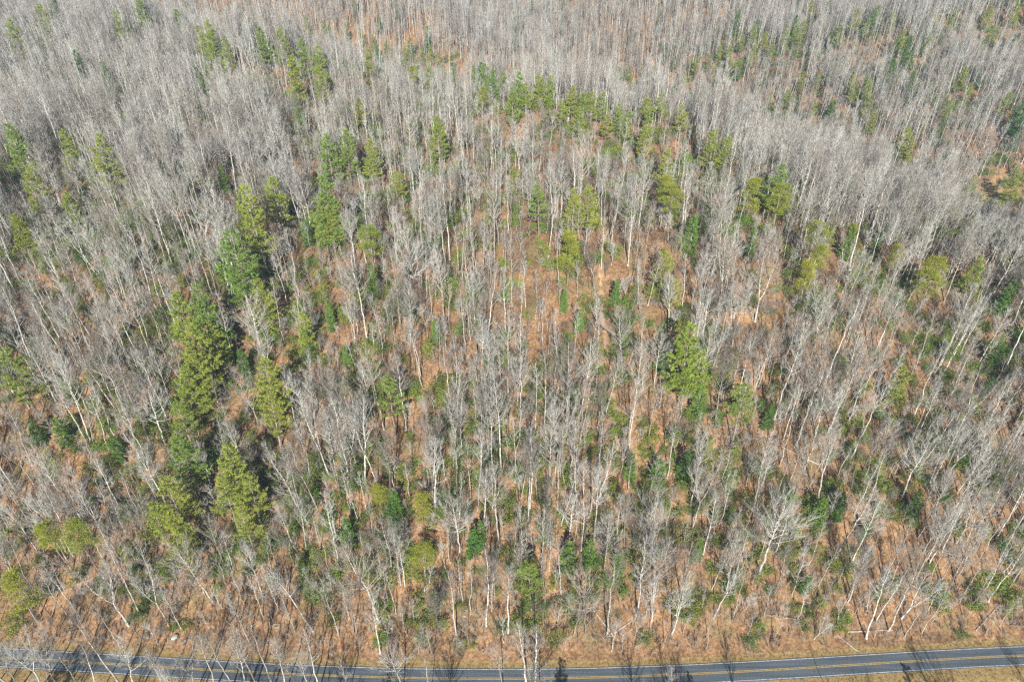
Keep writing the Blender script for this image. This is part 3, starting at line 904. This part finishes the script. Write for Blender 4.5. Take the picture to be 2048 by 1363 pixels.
# broadleaf trees picked out one by one: crown top pixel, trunk foot pixel, form
HERO = [
    (350, 1092, 428, 1206, 'spreading', 'broad bare tree with wide spreading crown beside big rock above road'),
    (690, 1098, 762, 1247, 'spreading', 'bare tree with thick brushy crown leaning left over slope, near road'),
    (890, 1148, 913, 1269, 'slender', None), (962, 1105, 973, 1252, 'upright', None), (540, 1130, 627, 1262, 'slender', None), (180, 1125, 258, 1252, 'forked', None),
    (205, 1052, 287, 1199, 'slender', None), (255, 1008, 315, 1108, 'forked', None), (985, 850, 1000, 1100, 'upright', 'tallest bare tree in the lower middle, pale straight trunk and long narrow crown'),
    (1205, 752, 1197, 893, 'upright', 'full fan crowned bare tree standing alone at the centre of the slope'), (1266, 760, 1256, 915, 'slender', None),
    (1137, 682, 1132, 868, 'spreading', None), (1088, 690, 1090, 882, 'slender', None), (1490, 668, 1462, 800, 'spreading', 'round crowned grey bare tree right of centre, like a ball of twigs'),
    (1670, 848, 1634, 1005, 'forked', None), (1575, 985, 1518, 1155, 'spreading', 'large many branched bare tree fanning up right above the road'),
    (1785, 1128, 1732, 1277, 'slender', None), (1830, 1130, 1775, 1262, 'slender', None), (1745, 985, 1660, 1130, 'slender', None), (1760, 1000, 1700, 1130, 'upright', None),
    (905, 790, 913, 895, 'forked', None), (1325, 1000, 1310, 1130, 'upright', None), (1070, 860, 1075, 1000, 'slender', None), (1225, 1075, 1213, 1270, 'slender', None), (1390, 1075, 1362, 1207, 'upright', None),
    (1290, 1090, 1272, 1233, 'slender', None), (1120, 1075, 1122, 1190, 'slender', None), (1165, 1150, 1170, 1270, 'spreading', None), (1420, 905, 1385, 1060, 'forked', None), (1545, 870, 1500, 1030, 'slender', None),
    (700, 830, 755, 975, 'slender', None), (590, 880, 650, 1045, 'upright', None), (520, 830, 620, 1050, 'slender', None), (790, 720, 812, 862, 'slender', None), (650, 700, 718, 905, 'upright', None),
    (600, 790, 660, 960, 'slender', None), (870, 500, 890, 640, 'upright', None), (815, 470, 832, 625, 'spreading', None), (700, 490, 735, 685, 'upright', None), (925, 790, 922, 905, 'upright', None),
    (990, 540, 975, 690, 'upright', None), (1240, 620, 1245, 740, 'spreading', None), (1045, 500, 1036, 577, 'slender', None), (1345, 545, 1338, 670, 'upright', None), (1180, 480, 1190, 590, 'forked', None),
    (300, 330, 385, 520, 'upright', None), (210, 400, 300, 540, 'slender', None), (110, 420, 200, 560, 'forked', None), (90, 540, 180, 670, 'slender', None), (130, 690, 240, 830, 'upright', None), (60, 880, 130, 1010, 'upright', None), (1860, 880, 1800, 1000, 'spreading', None), (1900, 1010, 1830, 1160, 'upright', None),
    (1950, 1060, 1890, 1200, 'slender', None), (2000, 800, 1940, 960, 'slender', None), (1720, 580, 1650, 760, 'slender', None), (1650, 560, 1630, 700, 'forked', None), (1985, 560, 1900, 720, 'slender', None)]
NEAR = [  # trees on the near side of the road, feet just below the picture
    (150, 1240, 243, 1372, 'upright'), (20, 1268, 84, 1376, 'forked'), (108, 1282, 158, 1374, 'slender'), (410, 1275, 468, 1372, 'upright'), (452, 1242, 514, 1372, 'slender'), (500, 1262, 548, 1374, 'slender'),
    (598, 1262, 640, 1380, 'slender'), (775, 1300, 806, 1376, 'spreading'), (990, 1296, 1006, 1378, 'upright'), (560, 1300, 600, 1385, 'upright'), (300, 1300, 350, 1390, 'slender'), (1340, 1336, 1344, 1400, 'upright'), (-25, 1255, 20, 1372, 'upright'), (1060, 1330, 1075, 1400, 'forked')]
NEAR += [(bu + dx, tv, bu, bv, lk) for bu, dx, tv, bv, lk in [(-12, -30, 1285, 1390, 'slender'), (40, -42, 1290, 1380, 'upright'), (120, -45, 1268, 1386, 'forked'), (200, -40, 1288, 1388, 'slender'), (275, -38, 1282, 1392, 'upright'),
    (330, -30, 1296, 1380, 'slender'), (392, -28, 1290, 1384, 'forked'), (432, -26, 1262, 1376, 'slender'), (495, -30, 1285, 1388, 'upright'), (575, -22, 1275, 1378, 'slender'), (622, -20, 1300, 1392, 'upright'), (700, -14, 1315, 1390, 'slender'), (860, -10, 1322, 1396, 'slender')]]
WHITES = [(1046, 1245, 1055, 1374, 0, 'taller of two white trunked bare trees at road edge, bottom centre'), (1063, 1250, 1068, 1376, 0, 'right one of two white trunked bare trees at road edge, bottom centre'),
          (1885, 1158, 1802, 1238, 1, 'bright white leaning birch like tree with arched limbs near road'), (1010, 1140, 1016, 1265, 0, 'thin white trunked bare tree just left of the roadside pine')]

def hero_place(F, tu, tv, bu, bv):
    x, y, z = ray_hit(bu, bv, y0=60)
    # height that puts the tip on its pixel row, lean that puts it on its column
    hs = np.linspace(8, 36, 281)
    u, v, d = project(np.stack([np.full_like(hs, x), np.full_like(hs, y), z + hs], -1))
    i = int(np.argmin(np.abs(v - tv)))
    h = float(np.clip(hs[i], 11, 33))
    lean_px = tu - float(u[i])
    lean = math.atan2(lean_px * d[i] / FPX, h)
    f = F[rng.integers(len(F))] if isinstance(F, list) else F
    return Place(f, x, y, h / f.H, ty=float(np.clip(lean, -0.2, 0.2)), hero=True)

for tu, tv, bu, bv, look, lab in HERO:
    p = hero_place([f for f in BARE if f.look == look], tu, tv, bu, bv)
    p.label = lab
    bares.append(p)
for tu, tv, bu, bv, look in NEAR:
    bares.append(hero_place([f for f in BARE if f.look == look], tu, tv, bu, bv))
for tu, tv, bu, bv, k, lab in WHITES:
    p = hero_place(WHITE[k], tu, tv, bu, bv)
    p.label = lab
    bares.append(p)

taken = np.array([(p.x, p.y) for p in pines + bares + hems])
def free_of(X, Y, pts, dmin):
    ok = np.ones(len(X), bool)
    for (a, b) in pts:
        ok &= (X - a) ** 2 + (Y - b) ** 2 > dmin * dmin
    return ok

def open_ground(u, v):
    """where the photo shows few trees: the worn spur with its track, the bank, the right-hand clearing"""
    return 0.66 * np.clip(0.78 * g2(u, v, 1080, 570, 190, 150) + 0.5 * g2(u, v, 1205, 560, 45, 180) + 0.5 * g2(u, v, 960, 480, 150, 80) + 0.35 * g2(u, v, 1120, 760, 160, 120), 0, 0.88)

# canopy trees everywhere else
X, Y = scatter_grid(4.4, -900, 900, 99, 905, 1.2)
_x, _y = scatter_grid(5.6, -900, 900, 430, 905, 1.2)
X, Y = np.concatenate([X, _x]), np.concatenate([Y, _y])
_first = np.arange(len(X)) < len(X) - len(_x)
Z = terrain(X, Y)
T = Y - road_far_edge(X)
keep = in_view(X, Y, Z, 220) & (T > 3.5)
X, Y, Z, T = X[keep], Y[keep], Z[keep], T[keep]
n_first = int(_first[keep].sum())
u, v, d = project(np.stack([X, Y, Z], -1))
pr = (0.90 + 0.10 * sstep(150, 300, T)) * (1 - open_ground(u, v)) * (0.22 + 0.78 * sstep(3, 24, T))
gap = np.sin(X / 13.0 + 1.4 * np.sin(Y / 21.0)) * np.sin(Y / 11.0 + 1.9 * np.sin(X / 27.0)) + 0.6 * np.sin(X / 31.0 + Y / 23.0 + 2.0 * np.sin(X / 47.0))
pr *= np.clip(1 + 0.5 * gap, 0.2, 1.25)
pr *= np.where(np.arange(len(X)) < n_first, 1.0, 0.4)
pr *= 1 - 0.97 * (((X - CLR[0]) / 24) ** 2 + ((Y - CLR[1]) / 18) ** 2 < 1)
ok = rng.random(len(X)) < pr
X, Y, Z, T = X[ok], Y[ok], Z[ok], T[ok]
ok = free_of(X, Y, taken, 3.0)
X, Y, Z, T = X[ok], Y[ok], Z[ok], T[ok]
S = np.clip(rng.normal(0.95, 0.15, len(X)), 0.55, 1.25) * (0.80 + 0.20 * np.clip(T / 40, 0, 1))
_w = np.array([{'slender': 1.5, 'upright': 0.9, 'spreading': 0.45, 'pole like': 2.4, 'forked': 0.6}[f.look] for f in BARE])
ALLB = BARE + FAR
FI = np.where(rng.random(len(X)) < sstep(150, 260, T), len(BARE) + rng.integers(len(FAR), size=len(X)), rng.choice(len(BARE), size=len(X), p=_w / _w.sum()))
_pole = np.array([i for i, f in enumerate(BARE) if f.look in ('pole like', 'slender')])
FI = np.where((open_ground(*project(np.stack([X, Y, Z], -1))[:2]) > 0.3) & (rng.random(len(X)) < 0.85), _pole[rng.integers(len(_pole), size=len(X))], FI)
HH = S * np.array([f.H for f in ALLB])[FI]
ut, vt, dt = project(np.stack([X, Y, Z + HH], -1))
ub, vb, db = project(np.stack([X, Y, Z], -1))
hide = np.zeros(len(X), bool)
for p in pines + hems:                      # a pine that shows in the photo has no full crown in front of it
    half = p.f.R * p.s * FPX / p.d
    hit = (db < p.d) & (np.abs(ut - p.top[0]) < half + 3.2 * FPX / db)
    lo = p.top[1] + p.size * (0.78 if p.d < 360 else 0.6)
    hit &= (vt < lo) & (vt + 0.6 * (vb - vt) > p.top[1])
    hide |= hit & (rng.random(len(X)) < (0.9 if p.d < 360 else 0.82))
hide |= (ut > 1950) & (ut < 2100) & (vt < 404) & (vb > 380) & (Y < CLR[1] + 4)
for x, y, z, k_, s_ in zip(X[~hide], Y[~hide], Z[~hide], FI[~hide], S[~hide]):
    bares.append(Place(ALLB[k_], x, y, float(s_), tx=rng.normal(0, 0.035), ty=rng.normal(0, 0.035), z=z))
# woods below the road, out of the frame, whose shadows reach the asphalt
X, Y = scatter_grid(8.5, -210, 190, 40, 86)
ok = rng.random(len(X)) < np.where(X < -25, 0.75, 0.42)
for x, y in zip(X[ok], Y[ok]):
    if y < float(road_far_edge(x)) - 13:
        bares.append(Place(BARE[rng.integers(len(BARE))], x, y, rng.uniform(0.6, 0.95)))

# saplings
X, Y = scatter_grid(5.0, -640, 640, 100, 640)
Z = terrain(X, Y)
keep = in_view(X, Y, Z, 60) & (Y - road_far_edge(X) > 3.0)
X, Y, Z = X[keep], Y[keep], Z[keep]
u, v, d = project(np.stack([X, Y, Z], -1))
ok = (rng.random(len(X)) < np.where(Y > 330, 0.8, 0.75) * (1 - 0.7 * open_ground(u, v))) & ~((u > 1950) & (v > 370) & (v < 445))
for x, y in zip(X[ok], Y[ok]):
    f = SAPL[rng.integers(len(SAPL))]
    sapls.append(Place(f, x, y, rng.uniform(0.65, 1.25), tx=rng.normal(0, 0.08), ty=rng.normal(0, 0.08)))

# evergreen understory
def laurel_density(u, v):
    a = 0.95 * g2(u, v, 1150, 1050, 340, 110) + 0.6 * g2(u, v, 760, 1060, 180, 120) + 0.5 * g2(u, v, 130, 860, 170, 70) + 0.4 * g2(u, v, 620, 660, 200, 130)
    a += 0.35 * g2(u, v, 1700, 1010, 160, 110) + 0.35 * g2(u, v, 1330, 850, 170, 130) + 0.35 * g2(u, v, 850, 900, 200, 120) + 0.3 * g2(u, v, 300, 560, 260, 200) + 0.3 * g2(u, v, 1900, 700, 200, 160)
    a += 0.45 * g2(u, v, 400, 950, 160, 200) + 0.3
    a *= 1 - 0.75 * sstep(1190, 1270, v)
    return a * (1 - 0.8 * open_ground(u, v))
X, Y = scatter_grid(4.2, -640, 640, 103, 640)
Z = terrain(X, Y)
keep = in_view(X, Y, Z, 60) & (Y - road_far_edge(X) > 5.0)
X, Y, Z = X[keep], Y[keep], Z[keep]
u, v, d = project(np.stack([X, Y, Z], -1))
clump = 0.5 + 0.5 * np.sin(X / 9.1 + 1.3 * np.sin(Y / 13.0)) * np.sin(Y / 8.3 + 1.7 * np.sin(X / 17.0))
ok = rng.random(len(X)) < laurel_density(u, v) * (0.35 + 3.2 * clump ** 2)
for x, y in zip(X[ok], Y[ok]):
    f = SHRUBS[rng.integers(len(SHRUBS))]
    shrubs.append(Place(f, x, y, rng.uniform(0.7, 1.45)))
for (u_, v_) in [(1985, 405), (2003, 408), (2020, 407), (2036, 410), (2046, 404), (2012, 398), (210, 1232), (290, 1203), (372, 1245), (345, 1255), (845, 1280), (820, 1240), (1002, 1252), (1027, 1246), (1150, 1235), (1292, 1272), (1590, 1212), (1605, 1252), (1925, 1265), (1500, 1290), (1785, 1160), (2000, 1175)]:
    x, y, z = ray_hit(u_, v_, lift=1.5, y0=104)
    shrubs.append(Place(SHRUBS[rng.integers(3)], x, y, rng.uniform(0.7, 1.1), hero=True))

X, Y = scatter_grid(17, -800, 800, 400, 880)
Z = terrain(X, Y)
keep = in_view(X, Y, Z + 10, 20, -40) & (rng.random(len(X)) < 0.16)
for x, y in zip(X[keep], Y[keep]):
    hems.append(Place(HEMS[rng.integers(3)], x, y, rng.uniform(0.9, 1.6)))

# saplings that keep their dry leaves
X, Y = scatter_grid(13, -480, 480, 106, 520)
Z = terrain(X, Y)
keep = in_view(X, Y, Z, 40) & (rng.random(len(X)) < 0.13)
for x, y in zip(X[keep], Y[keep]):
    tans.append(Place(TANS[rng.integers(2)], x, y, rng.uniform(0.6, 1.1)))
for (u_, v_, s_) in [(110, 22, 1.2), (880, 55, 1.1), (985, 590, 0.9), (880, 550, 0.9), (930, 155, 1.0), (1190, 60, 1.0), (420, 30, 1.0)]:
    f = TANS[1]
    x, y, z = ray_hit(u_, v_, lift=f.H * s_)
    tans.append(Place(f, x, y, s_, hero=True))

# ------------------------------------------------------------------ labels that single each plant out
ORD = ['first', 'second', 'third', 'fourth', 'fifth', 'sixth', 'seventh', 'eighth', 'ninth', 'tenth', 'eleventh', 'twelfth', 'thirteenth', 'fourteenth', 'fifteenth', 'sixteenth', 'seventeenth', 'eighteenth', 'nineteenth', 'twentieth'] + ['twenty-' + w for w in ('first', 'second', 'third', 'fourth', 'fifth', 'sixth', 'seventh', 'eighth', 'ninth')] + ['thirtieth'] + ['thirty-' + w for w in ('first', 'second', 'third', 'fourth', 'fifth', 'sixth', 'seventh', 'eighth', 'ninth')]
ROWS = [(-999, 90, 'on the farthest hillside'), (90, 190, 'along the far ridge'), (190, 330, 'on the hill crest'), (330, 480, 'high on the slope'), (480, 640, 'above mid slope'), (640, 790, 'at mid slope'), (790, 930, 'below mid slope'),
        (930, 1050, 'low on the slope'), (1050, 1150, 'well above the road'), (1150, 1235, 'just above the road'), (1235, 1300, 'on the road bank'), (1300, 9999, 'at the road edge')]
COLS = [(-9999, 205, 'far left'), (205, 410, 'left'), (410, 615, 'inner left'), (615, 820, 'left of centre'), (820, 1024, 'centre left'), (1024, 1229, 'centre right'), (1229, 1434, 'right of centre'), (1434, 1639, 'inner right'), (1639, 1844, 'right'), (1844, 9999, 'far right')]

def label_all(plan, noun):
    cells = {}
    for p in plan:
        if p.label:
            continue
        row = next(n for a, b, n in ROWS if a <= p.v < b)
        col = next(n for a, b, n in COLS if a <= p.u < b)
        cells.setdefault((p.f.look, row, col), []).append(p)
    for (look, row, col), ps in cells.items():
        ps.sort(key=lambda q: q.u)
        for i, p in enumerate(ps):
            if len(ps) == 1:
                p.label = 'only %s %s %s, %s' % (look, noun, row, col)
            elif i == 0:
                p.label = 'leftmost %s %s %s, %s' % (look, noun, row, col)
            elif i == len(ps) - 1:
                p.label = 'rightmost %s %s %s, %s' % (look, noun, row, col)
            else:
                p.label = '%s %s %s from the left %s, %s' % (ORD[min(i, 38)], look, noun, row, col)

def build_thing(p, name, cat, group):
    e = bpy.data.objects.new(name, None)
    e.empty_display_size = 0.5
    COL.objects.link(e)
    e.location = (p.x, p.y, p.z)
    e.rotation_mode = 'ZYX'
    e.rotation_euler = (p.tx, p.ty, 0.0) if p.hero else (p.tx, p.ty, p.rz)
    e.scale = (p.s, p.s, p.s)
    e['label'] = p.label
    e['category'] = cat
    e['group'] = group
    for me, nm in zip(p.f.meshes, p.f.names):
        o = bpy.data.objects.new(nm, me)
        COL.objects.link(o)
        o.parent = e
        if p.hero:
            o.rotation_euler = (0, 0, p.rz)
    return e

def forms_collection(name, meshes):
    c = bpy.data.collections.new(name)
    for i, me in enumerate(meshes):
        c.objects.link(bpy.data.objects.new('%s_%02d' % (name, i), me))
    return c

def stuff_object(name, label, pts, rots, scales, ids, meshes):
    n = len(pts)
    me = bpy.data.meshes.new(name)
    me.vertices.add(n)
    me.vertices.foreach_set('co', np.asarray(pts, np.float32).ravel())
    a = me.attributes.new('turn', 'FLOAT_VECTOR', 'POINT'); a.data.foreach_set('vector', np.asarray(rots, np.float32).ravel())
    a = me.attributes.new('size', 'FLOAT', 'POINT'); a.data.foreach_set('value', np.asarray(scales, np.float32))
    a = me.attributes.new('form', 'INT', 'POINT'); a.data.foreach_set('value', np.asarray(ids, np.int32))
    o = link(bpy.data.objects.new(name, me))
    o['kind'] = 'stuff'
    o['label'] = label
    ng = bpy.data.node_groups.new(name + '_nodes', 'GeometryNodeTree')
    ng.interface.new_socket('Geometry', in_out='INPUT', socket_type='NodeSocketGeometry')
    ng.interface.new_socket('Geometry', in_out='OUTPUT', socket_type='NodeSocketGeometry')
    gi = ng.nodes.new('NodeGroupInput'); go = ng.nodes.new('NodeGroupOutput')
    ci = ng.nodes.new('GeometryNodeCollectionInfo')
    ci.inputs['Collection'].default_value = forms_collection(name + '_forms', meshes)
    ci.inputs['Separate Children'].default_value = True
    ci.inputs['Reset Children'].default_value = True
    iop = ng.nodes.new('GeometryNodeInstanceOnPoints')
    iop.inputs['Pick Instance'].default_value = True
    def attr(nm, typ):
        q = ng.nodes.new('GeometryNodeInputNamedAttribute')
        q.data_type = typ
        q.inputs['Name'].default_value = nm
        return q.outputs['Attribute']
    L = ng.links
    L.new(gi.outputs[0], iop.inputs['Points'])
    L.new(ci.outputs[0], iop.inputs['Instance'])
    L.new(attr('form', 'INT'), iop.inputs['Instance Index'])
    L.new(attr('turn', 'FLOAT_VECTOR'), iop.inputs['Rotation'])
    L.new(attr('size', 'FLOAT'), iop.inputs['Scale'])
    L.new(iop.outputs[0], go.inputs[0])
    md = o.modifiers.new('scatter', 'NODES')
    md.node_group = ng
    return o

def plan_stuff(name, label, plan):
    forms = []
    for p in plan:
        if p.f not in forms:
            forms.append(p.f)
    ids = [forms.index(p.f) for p in plan]
    stuff_object(name, label, [(p.x, p.y, p.z) for p in plan], [(p.tx, p.ty, p.rz) for p in plan], [p.s for p in plan], ids, [f.whole for f in forms])

def shows(p):
    return -10 < p.u < PW + 10 and p.v - p.size * 0.5 < PH - 4 and p.v + p.size * 0.5 > 4

def split(plan, limit=300):
    vis = [p for p in plan if shows(p)]
    hid = [p for p in plan if not shows(p)]
    vis.sort(key=lambda p: (-int(bool(p.hero)), -p.size))
    return vis[:limit], vis[limit:] + hid

one, rest = split(bares)
label_all(one, 'bare tree')
for p in one:
    build_thing(p, 'bare_tree', 'tree', 'bare broadleaf trees on the hillside')
plan_stuff('bare_woods', 'dense grey leafless woods covering the upper slopes and hills behind', rest)
plan_stuff('roadside_woods', 'pines below the road that throw broad shadows on the asphalt', [Place(PINES[q], x_, y_, s_) for q, x_, y_, s_ in ((3, 104, 70, 0.8), (1, 110, 66, 0.75), (3, 13, 74, 0.7), (4, -118, 76, 0.7), (3, 46, 76, 0.55))])
one, rest = split(pines)
label_all(one, 'pine tree')
for p in one:
    build_thing(p, 'pine_tree', 'pine', 'green pine trees among the bare woods')
one, rest = split([p for p in hems if p.size > 20 or p.hero])
label_all(one, 'small evergreen tree')
for p in one:
    build_thing(p, 'evergreen_tree', 'evergreen tree', 'small dark evergreen trees under the bare trees')
one, rest = split(sapls)
label_all(one, 'bare sapling')
for p in one:
    build_thing(p, 'bare_sapling', 'sapling', 'thin bare saplings near the road')
plan_stuff('sapling_woods', 'thin bare saplings filling the gaps up the slope', rest)
one, rest = split(shrubs)
label_all(one, 'evergreen shrub')
for p in one:
    build_thing(p, 'evergreen_shrub', 'shrub', 'evergreen laurel shrubs under the trees')
if rest:
    plan_stuff('shrub_undergrowth', 'dark green laurel undergrowth farther up the slope', rest)
one, rest = split(tans)
label_all(one, 'dry leaved sapling')
for p in one:
    build_thing(p, 'leafy_sapling', 'sapling', 'saplings holding dry tan leaves')

# ------------------------------------------------------------------ uncountable low growth
X, Y = scatter_grid(2.6, -420, 420, 97, 400)
Z = terrain(X, Y)
T = Y - road_far_edge(X)
keep = in_view(X, Y, Z, 40) & (T > 2.2)
X, Y, Z, T = X[keep], Y[keep], Z[keep], T[keep]
u, v, d = project(np.stack([X, Y, Z], -1))
dens = 0.55 * (1 - 0.75 * open_ground(u, v)) + 0.4 * np.exp(-((T - 7) / 8) ** 2) + 0.3 * g2(u, v, 1600, 1230, 320, 70)
ok = rng.random(len(X)) < dens
X, Y, Z = X[ok], Y[ok], Z[ok]
n = len(X)
stuff_object('brush_undergrowth', 'brown leafless brush and briars between the trees', np.stack([X, Y, Z], -1),
             np.c_[rng.normal(0, 0.12, (n, 2)), rng.uniform(0, 6.28, n)], rng.uniform(0.6, 1.4, n), rng.integers(0, 4, n), BRUSH)
X, Y = scatter_grid(0.75, -160, 160, 84, 108)
T = Y - road_far_edge(X)
ok = ((T > 0.25) & (T < 3.2) & (rng.random(len(X)) < 0.7)) | ((T < -PAVE_W - 0.3) & (T > -PAVE_W - 9) & (rng.random(len(X)) < 0.55))
X, Y = X[ok], Y[ok]
n = len(X)
stuff_object('dead_grass', 'straw coloured dead grass along both road edges', np.stack([X, Y, terrain(X, Y)], -1),
             np.c_[np.zeros((n, 2)), rng.uniform(0, 6.28, n)], rng.uniform(0.5, 1.15, n), rng.integers(0, 3, n), GRASS)

def sticks(seed):
    r = np.random.default_rng(seed)
    g = Geo()
    for k in range(5):
        c = np.r_[r.normal(0, 1.0, 2), 0.08]
        a = r.uniform(0, 6.28); L = r.uniform(1.2, 4.0)
        d = np.array([math.cos(a), math.sin(a), r.normal(0, 0.12)]) * L
        g.tube(np.array([c, c + d * 0.5 + r.normal(0, 0.12, 3) * [1, 1, 0.3], c + d]), [0.07, 0.05, 0.02], 4)
    return g
STICKS = [join_mesh('sticks_whole', [sticks(490 + i)], [M_TWIG]) for i in range(4)]
X, Y = scatter_grid(7.5, -320, 320, 101, 330)
Z = terrain(X, Y)
keep = in_view(X, Y, Z, 30) & (Y - road_far_edge(X) > 4) & (rng.random(len(X)) < 0.55)
X, Y, Z = X[keep], Y[keep], Z[keep]
n = len(X)
slope_x = (terrain(X, Y + 1) - terrain(X, Y - 1)) / 2
stuff_object('branch_debris', 'grey dead sticks and fallen branches littering the forest floor', np.stack([X, Y, Z], -1),
             np.c_[np.arctan(slope_x), np.zeros(n), rng.uniform(0, 6.28, n)], rng.uniform(0.6, 1.5, n), rng.integers(0, 4, n), STICKS)

# ------------------------------------------------------------------ fallen logs and rocks
def tilt_to_slope(x, y, ang, L):
    a = np.array([x - math.cos(ang) * L / 2, y - math.sin(ang) * L / 2]); b = np.array([x + math.cos(ang) * L / 2, y + math.sin(ang) * L / 2])
    za, zb = float(terrain(*a)), float(terrain(*b))
    return np.array([*a, za]), np.array([*b, zb])

LOGS = [(1000, 985, 14, 2.6, 'long fallen trunk lying among shrubs in the lower middle'), (640, 905, 10, 0.4, 'fallen log lying across leaf litter left of centre'), (1205, 1245, 9, 2.3, 'fallen log with broken end near the road bank, right of centre'),
        (1740, 1262, 13, 0.05, 'pale log lying level beside the road on the right'), (1695, 1288, 6, 2.4, 'short thin log slanting down to the road on the right'), (1600, 915, 12, 2.7, 'fallen trunk on the right part of the slope'),
        (250, 1170, 9, 2.2, 'fallen log in the open patch beside yellow pines, left'), (1265, 1240, 12, 0.5, 'pale fallen top of a tree above the road'), (945, 560, 11, 2.2, 'fallen trunk lying high on the open spur'), (1975, 1235, 12, 0.6, 'fallen trunk at the road bank, far right'),
        (1400, 505, 10, 1.0, 'fallen log behind the bright green pine'), (310, 690, 11, 2.0, 'fallen trunk left of the large pine cluster')]
for (u_, v_, L, ang, lab) in LOGS:
    x, y, z = ray_hit(u_, v_, y0=99)
    a, b = tilt_to_slope(x, y, ang, L)
    g = Geo()
    k = 8
    s = np.linspace(0, 1, k)
    P = a + (b - a) * s[:, None]
    P[:, 2] = terrain(P[:, 0], P[:, 1]) * 0.35 + P[:, 2] * 0.65 + 0.12
    P = P - P[0]
    R = 0.2 * (1 - 0.6 * s) + 0.02
    g.tube(P, R, 7)
    o = link(bpy.data.objects.new('fallen_log', g.mesh('fallen_log', M_LOG, True)))
    o.location = (a[0], a[1], float(terrain(a[0], a[1])) + 0.1)
    o['label'] = lab; o['category'] = 'log'; o['group'] = 'fallen logs on the leaf litter'
    for j in range(4):
        q = P[rng.integers(3, k)]
        e_ = q + sphere_dirs(rng, 1)[0] * np.array([1, 1, 0.5]) * rng.uniform(0.8, 2.0) + np.array([0, 0, 0.5])
        tw = Geo()
        tw.tube(np.array([q, (q + e_) / 2 + rng.normal(0, 0.08, 3), e_]), [0.05, 0.035, 0.012], 4)
        link(bpy.data.objects.new('broken_branch', tw.mesh('broken_branch', M_LOG)), o)

ROCKS = [(352, 1275, 2.6, 'largest pale rock at the edge of the road bank, left'), (372, 1281, 1.3, 'smaller pale rock right of the largest one'), (850, 1180, 1.9, 'grey rock ledge under the yellow green pine'), (846, 1192, 1.3, 'lower grey rock under the yellow green pine'),
         (932, 1221, 1.1, 'grey rock above the road, upper of two'), (928, 1234, 1.2, 'grey rock above the road, lower of two'), (643, 1287, 1.2, 'pale rock on the bank above the road, left of centre'), (783, 1258, 1.4, 'grey stone beside thin trunks on the bank')]
for (u_, v_, sz, lab) in ROCKS:
    x, y, z = ray_hit(u_, v_, y0=99)
    r = np.random.default_rng(int(u_))
    th, ph = np.meshgrid(np.linspace(0, 2 * math.pi, 15)[:-1], np.linspace(0.05, math.pi - 0.05, 9))
    D = np.stack([np.sin(ph) * np.cos(th), np.sin(ph) * np.sin(th), np.cos(ph)], -1)
    rad = np.ones(D.shape[:2])
    for _ in range(9):
        nn = unit(r.normal(size=3)); off = r.uniform(0.6, 0.9)
        rad = np.minimum(rad, off / np.maximum(D @ nn, 1e-3))
    Vv = D * rad[..., None] * np.array([1, r.uniform(0.6, 0.9), r.uniform(0.4, 0.6)]) * sz / 2
    i = np.arange(8)[:, None] * 14; j = np.arange(14)[None, :]
    F = np.stack([i + j, i + 14 + j, i + 14 + (j + 1) % 14, i + (j + 1) % 14], -1).reshape(-1, 4)
    cap = [np.arange(14)[None, :], (8 * 14 + np.arange(14))[None, ::-1]]
    o = link(bpy.data.objects.new('rock', mesh_from('rock', Vv.reshape(-1, 3), [F] + cap, [M_ROCK], smooth=False)))
    o.location = (x, y, z + sz * 0.12)
    o.rotation_euler = (r.normal(0, 0.2), r.normal(0, 0.2), r.uniform(0, 6.28))
    o['label'] = lab; o['category'] = 'rock'; o['group'] = 'rocks on the bank'

# ------------------------------------------------------------------ thin winter haze over the valley
def box(name, lo, hi, mat):
    x0, y0, z0 = lo; x1, y1, z1 = hi
    V = [(x0, y0, z0), (x1, y0, z0), (x1, y1, z0), (x0, y1, z0), (x0, y0, z1), (x1, y0, z1), (x1, y1, z1), (x0, y1, z1)]
    F = np.array([(0, 3, 2, 1), (4, 5, 6, 7), (0, 1, 5, 4), (1, 2, 6, 5), (2, 3, 7, 6), (3, 0, 4, 7)])
    return link(bpy.data.objects.new(name, mesh_from(name, np.array(V), [F], [mat])))
hm, hnt = new_mat('haze')
ho = N(hnt, 'ShaderNodeOutputMaterial')
hv = N(hnt, 'ShaderNodeVolumePrincipled')
hv.inputs['Color'].default_value = (0.55, 0.76, 1.0, 1)
hv.inputs['Density'].default_value = 0.00013
hv.inputs['Anisotropy'].default_value = 0.0
hnt.links.new(hv.outputs[0], ho.inputs['Volume'])
gz = GZ.min()
haze = box('haze', (-4300, -1600, float(gz) - 1.0), (4300, 5300, float(max(GZ.max() + 40, CAM_H + 10))), hm)
haze['kind'] = 'stuff'
haze['label'] = 'thin pale winter haze over the hills'
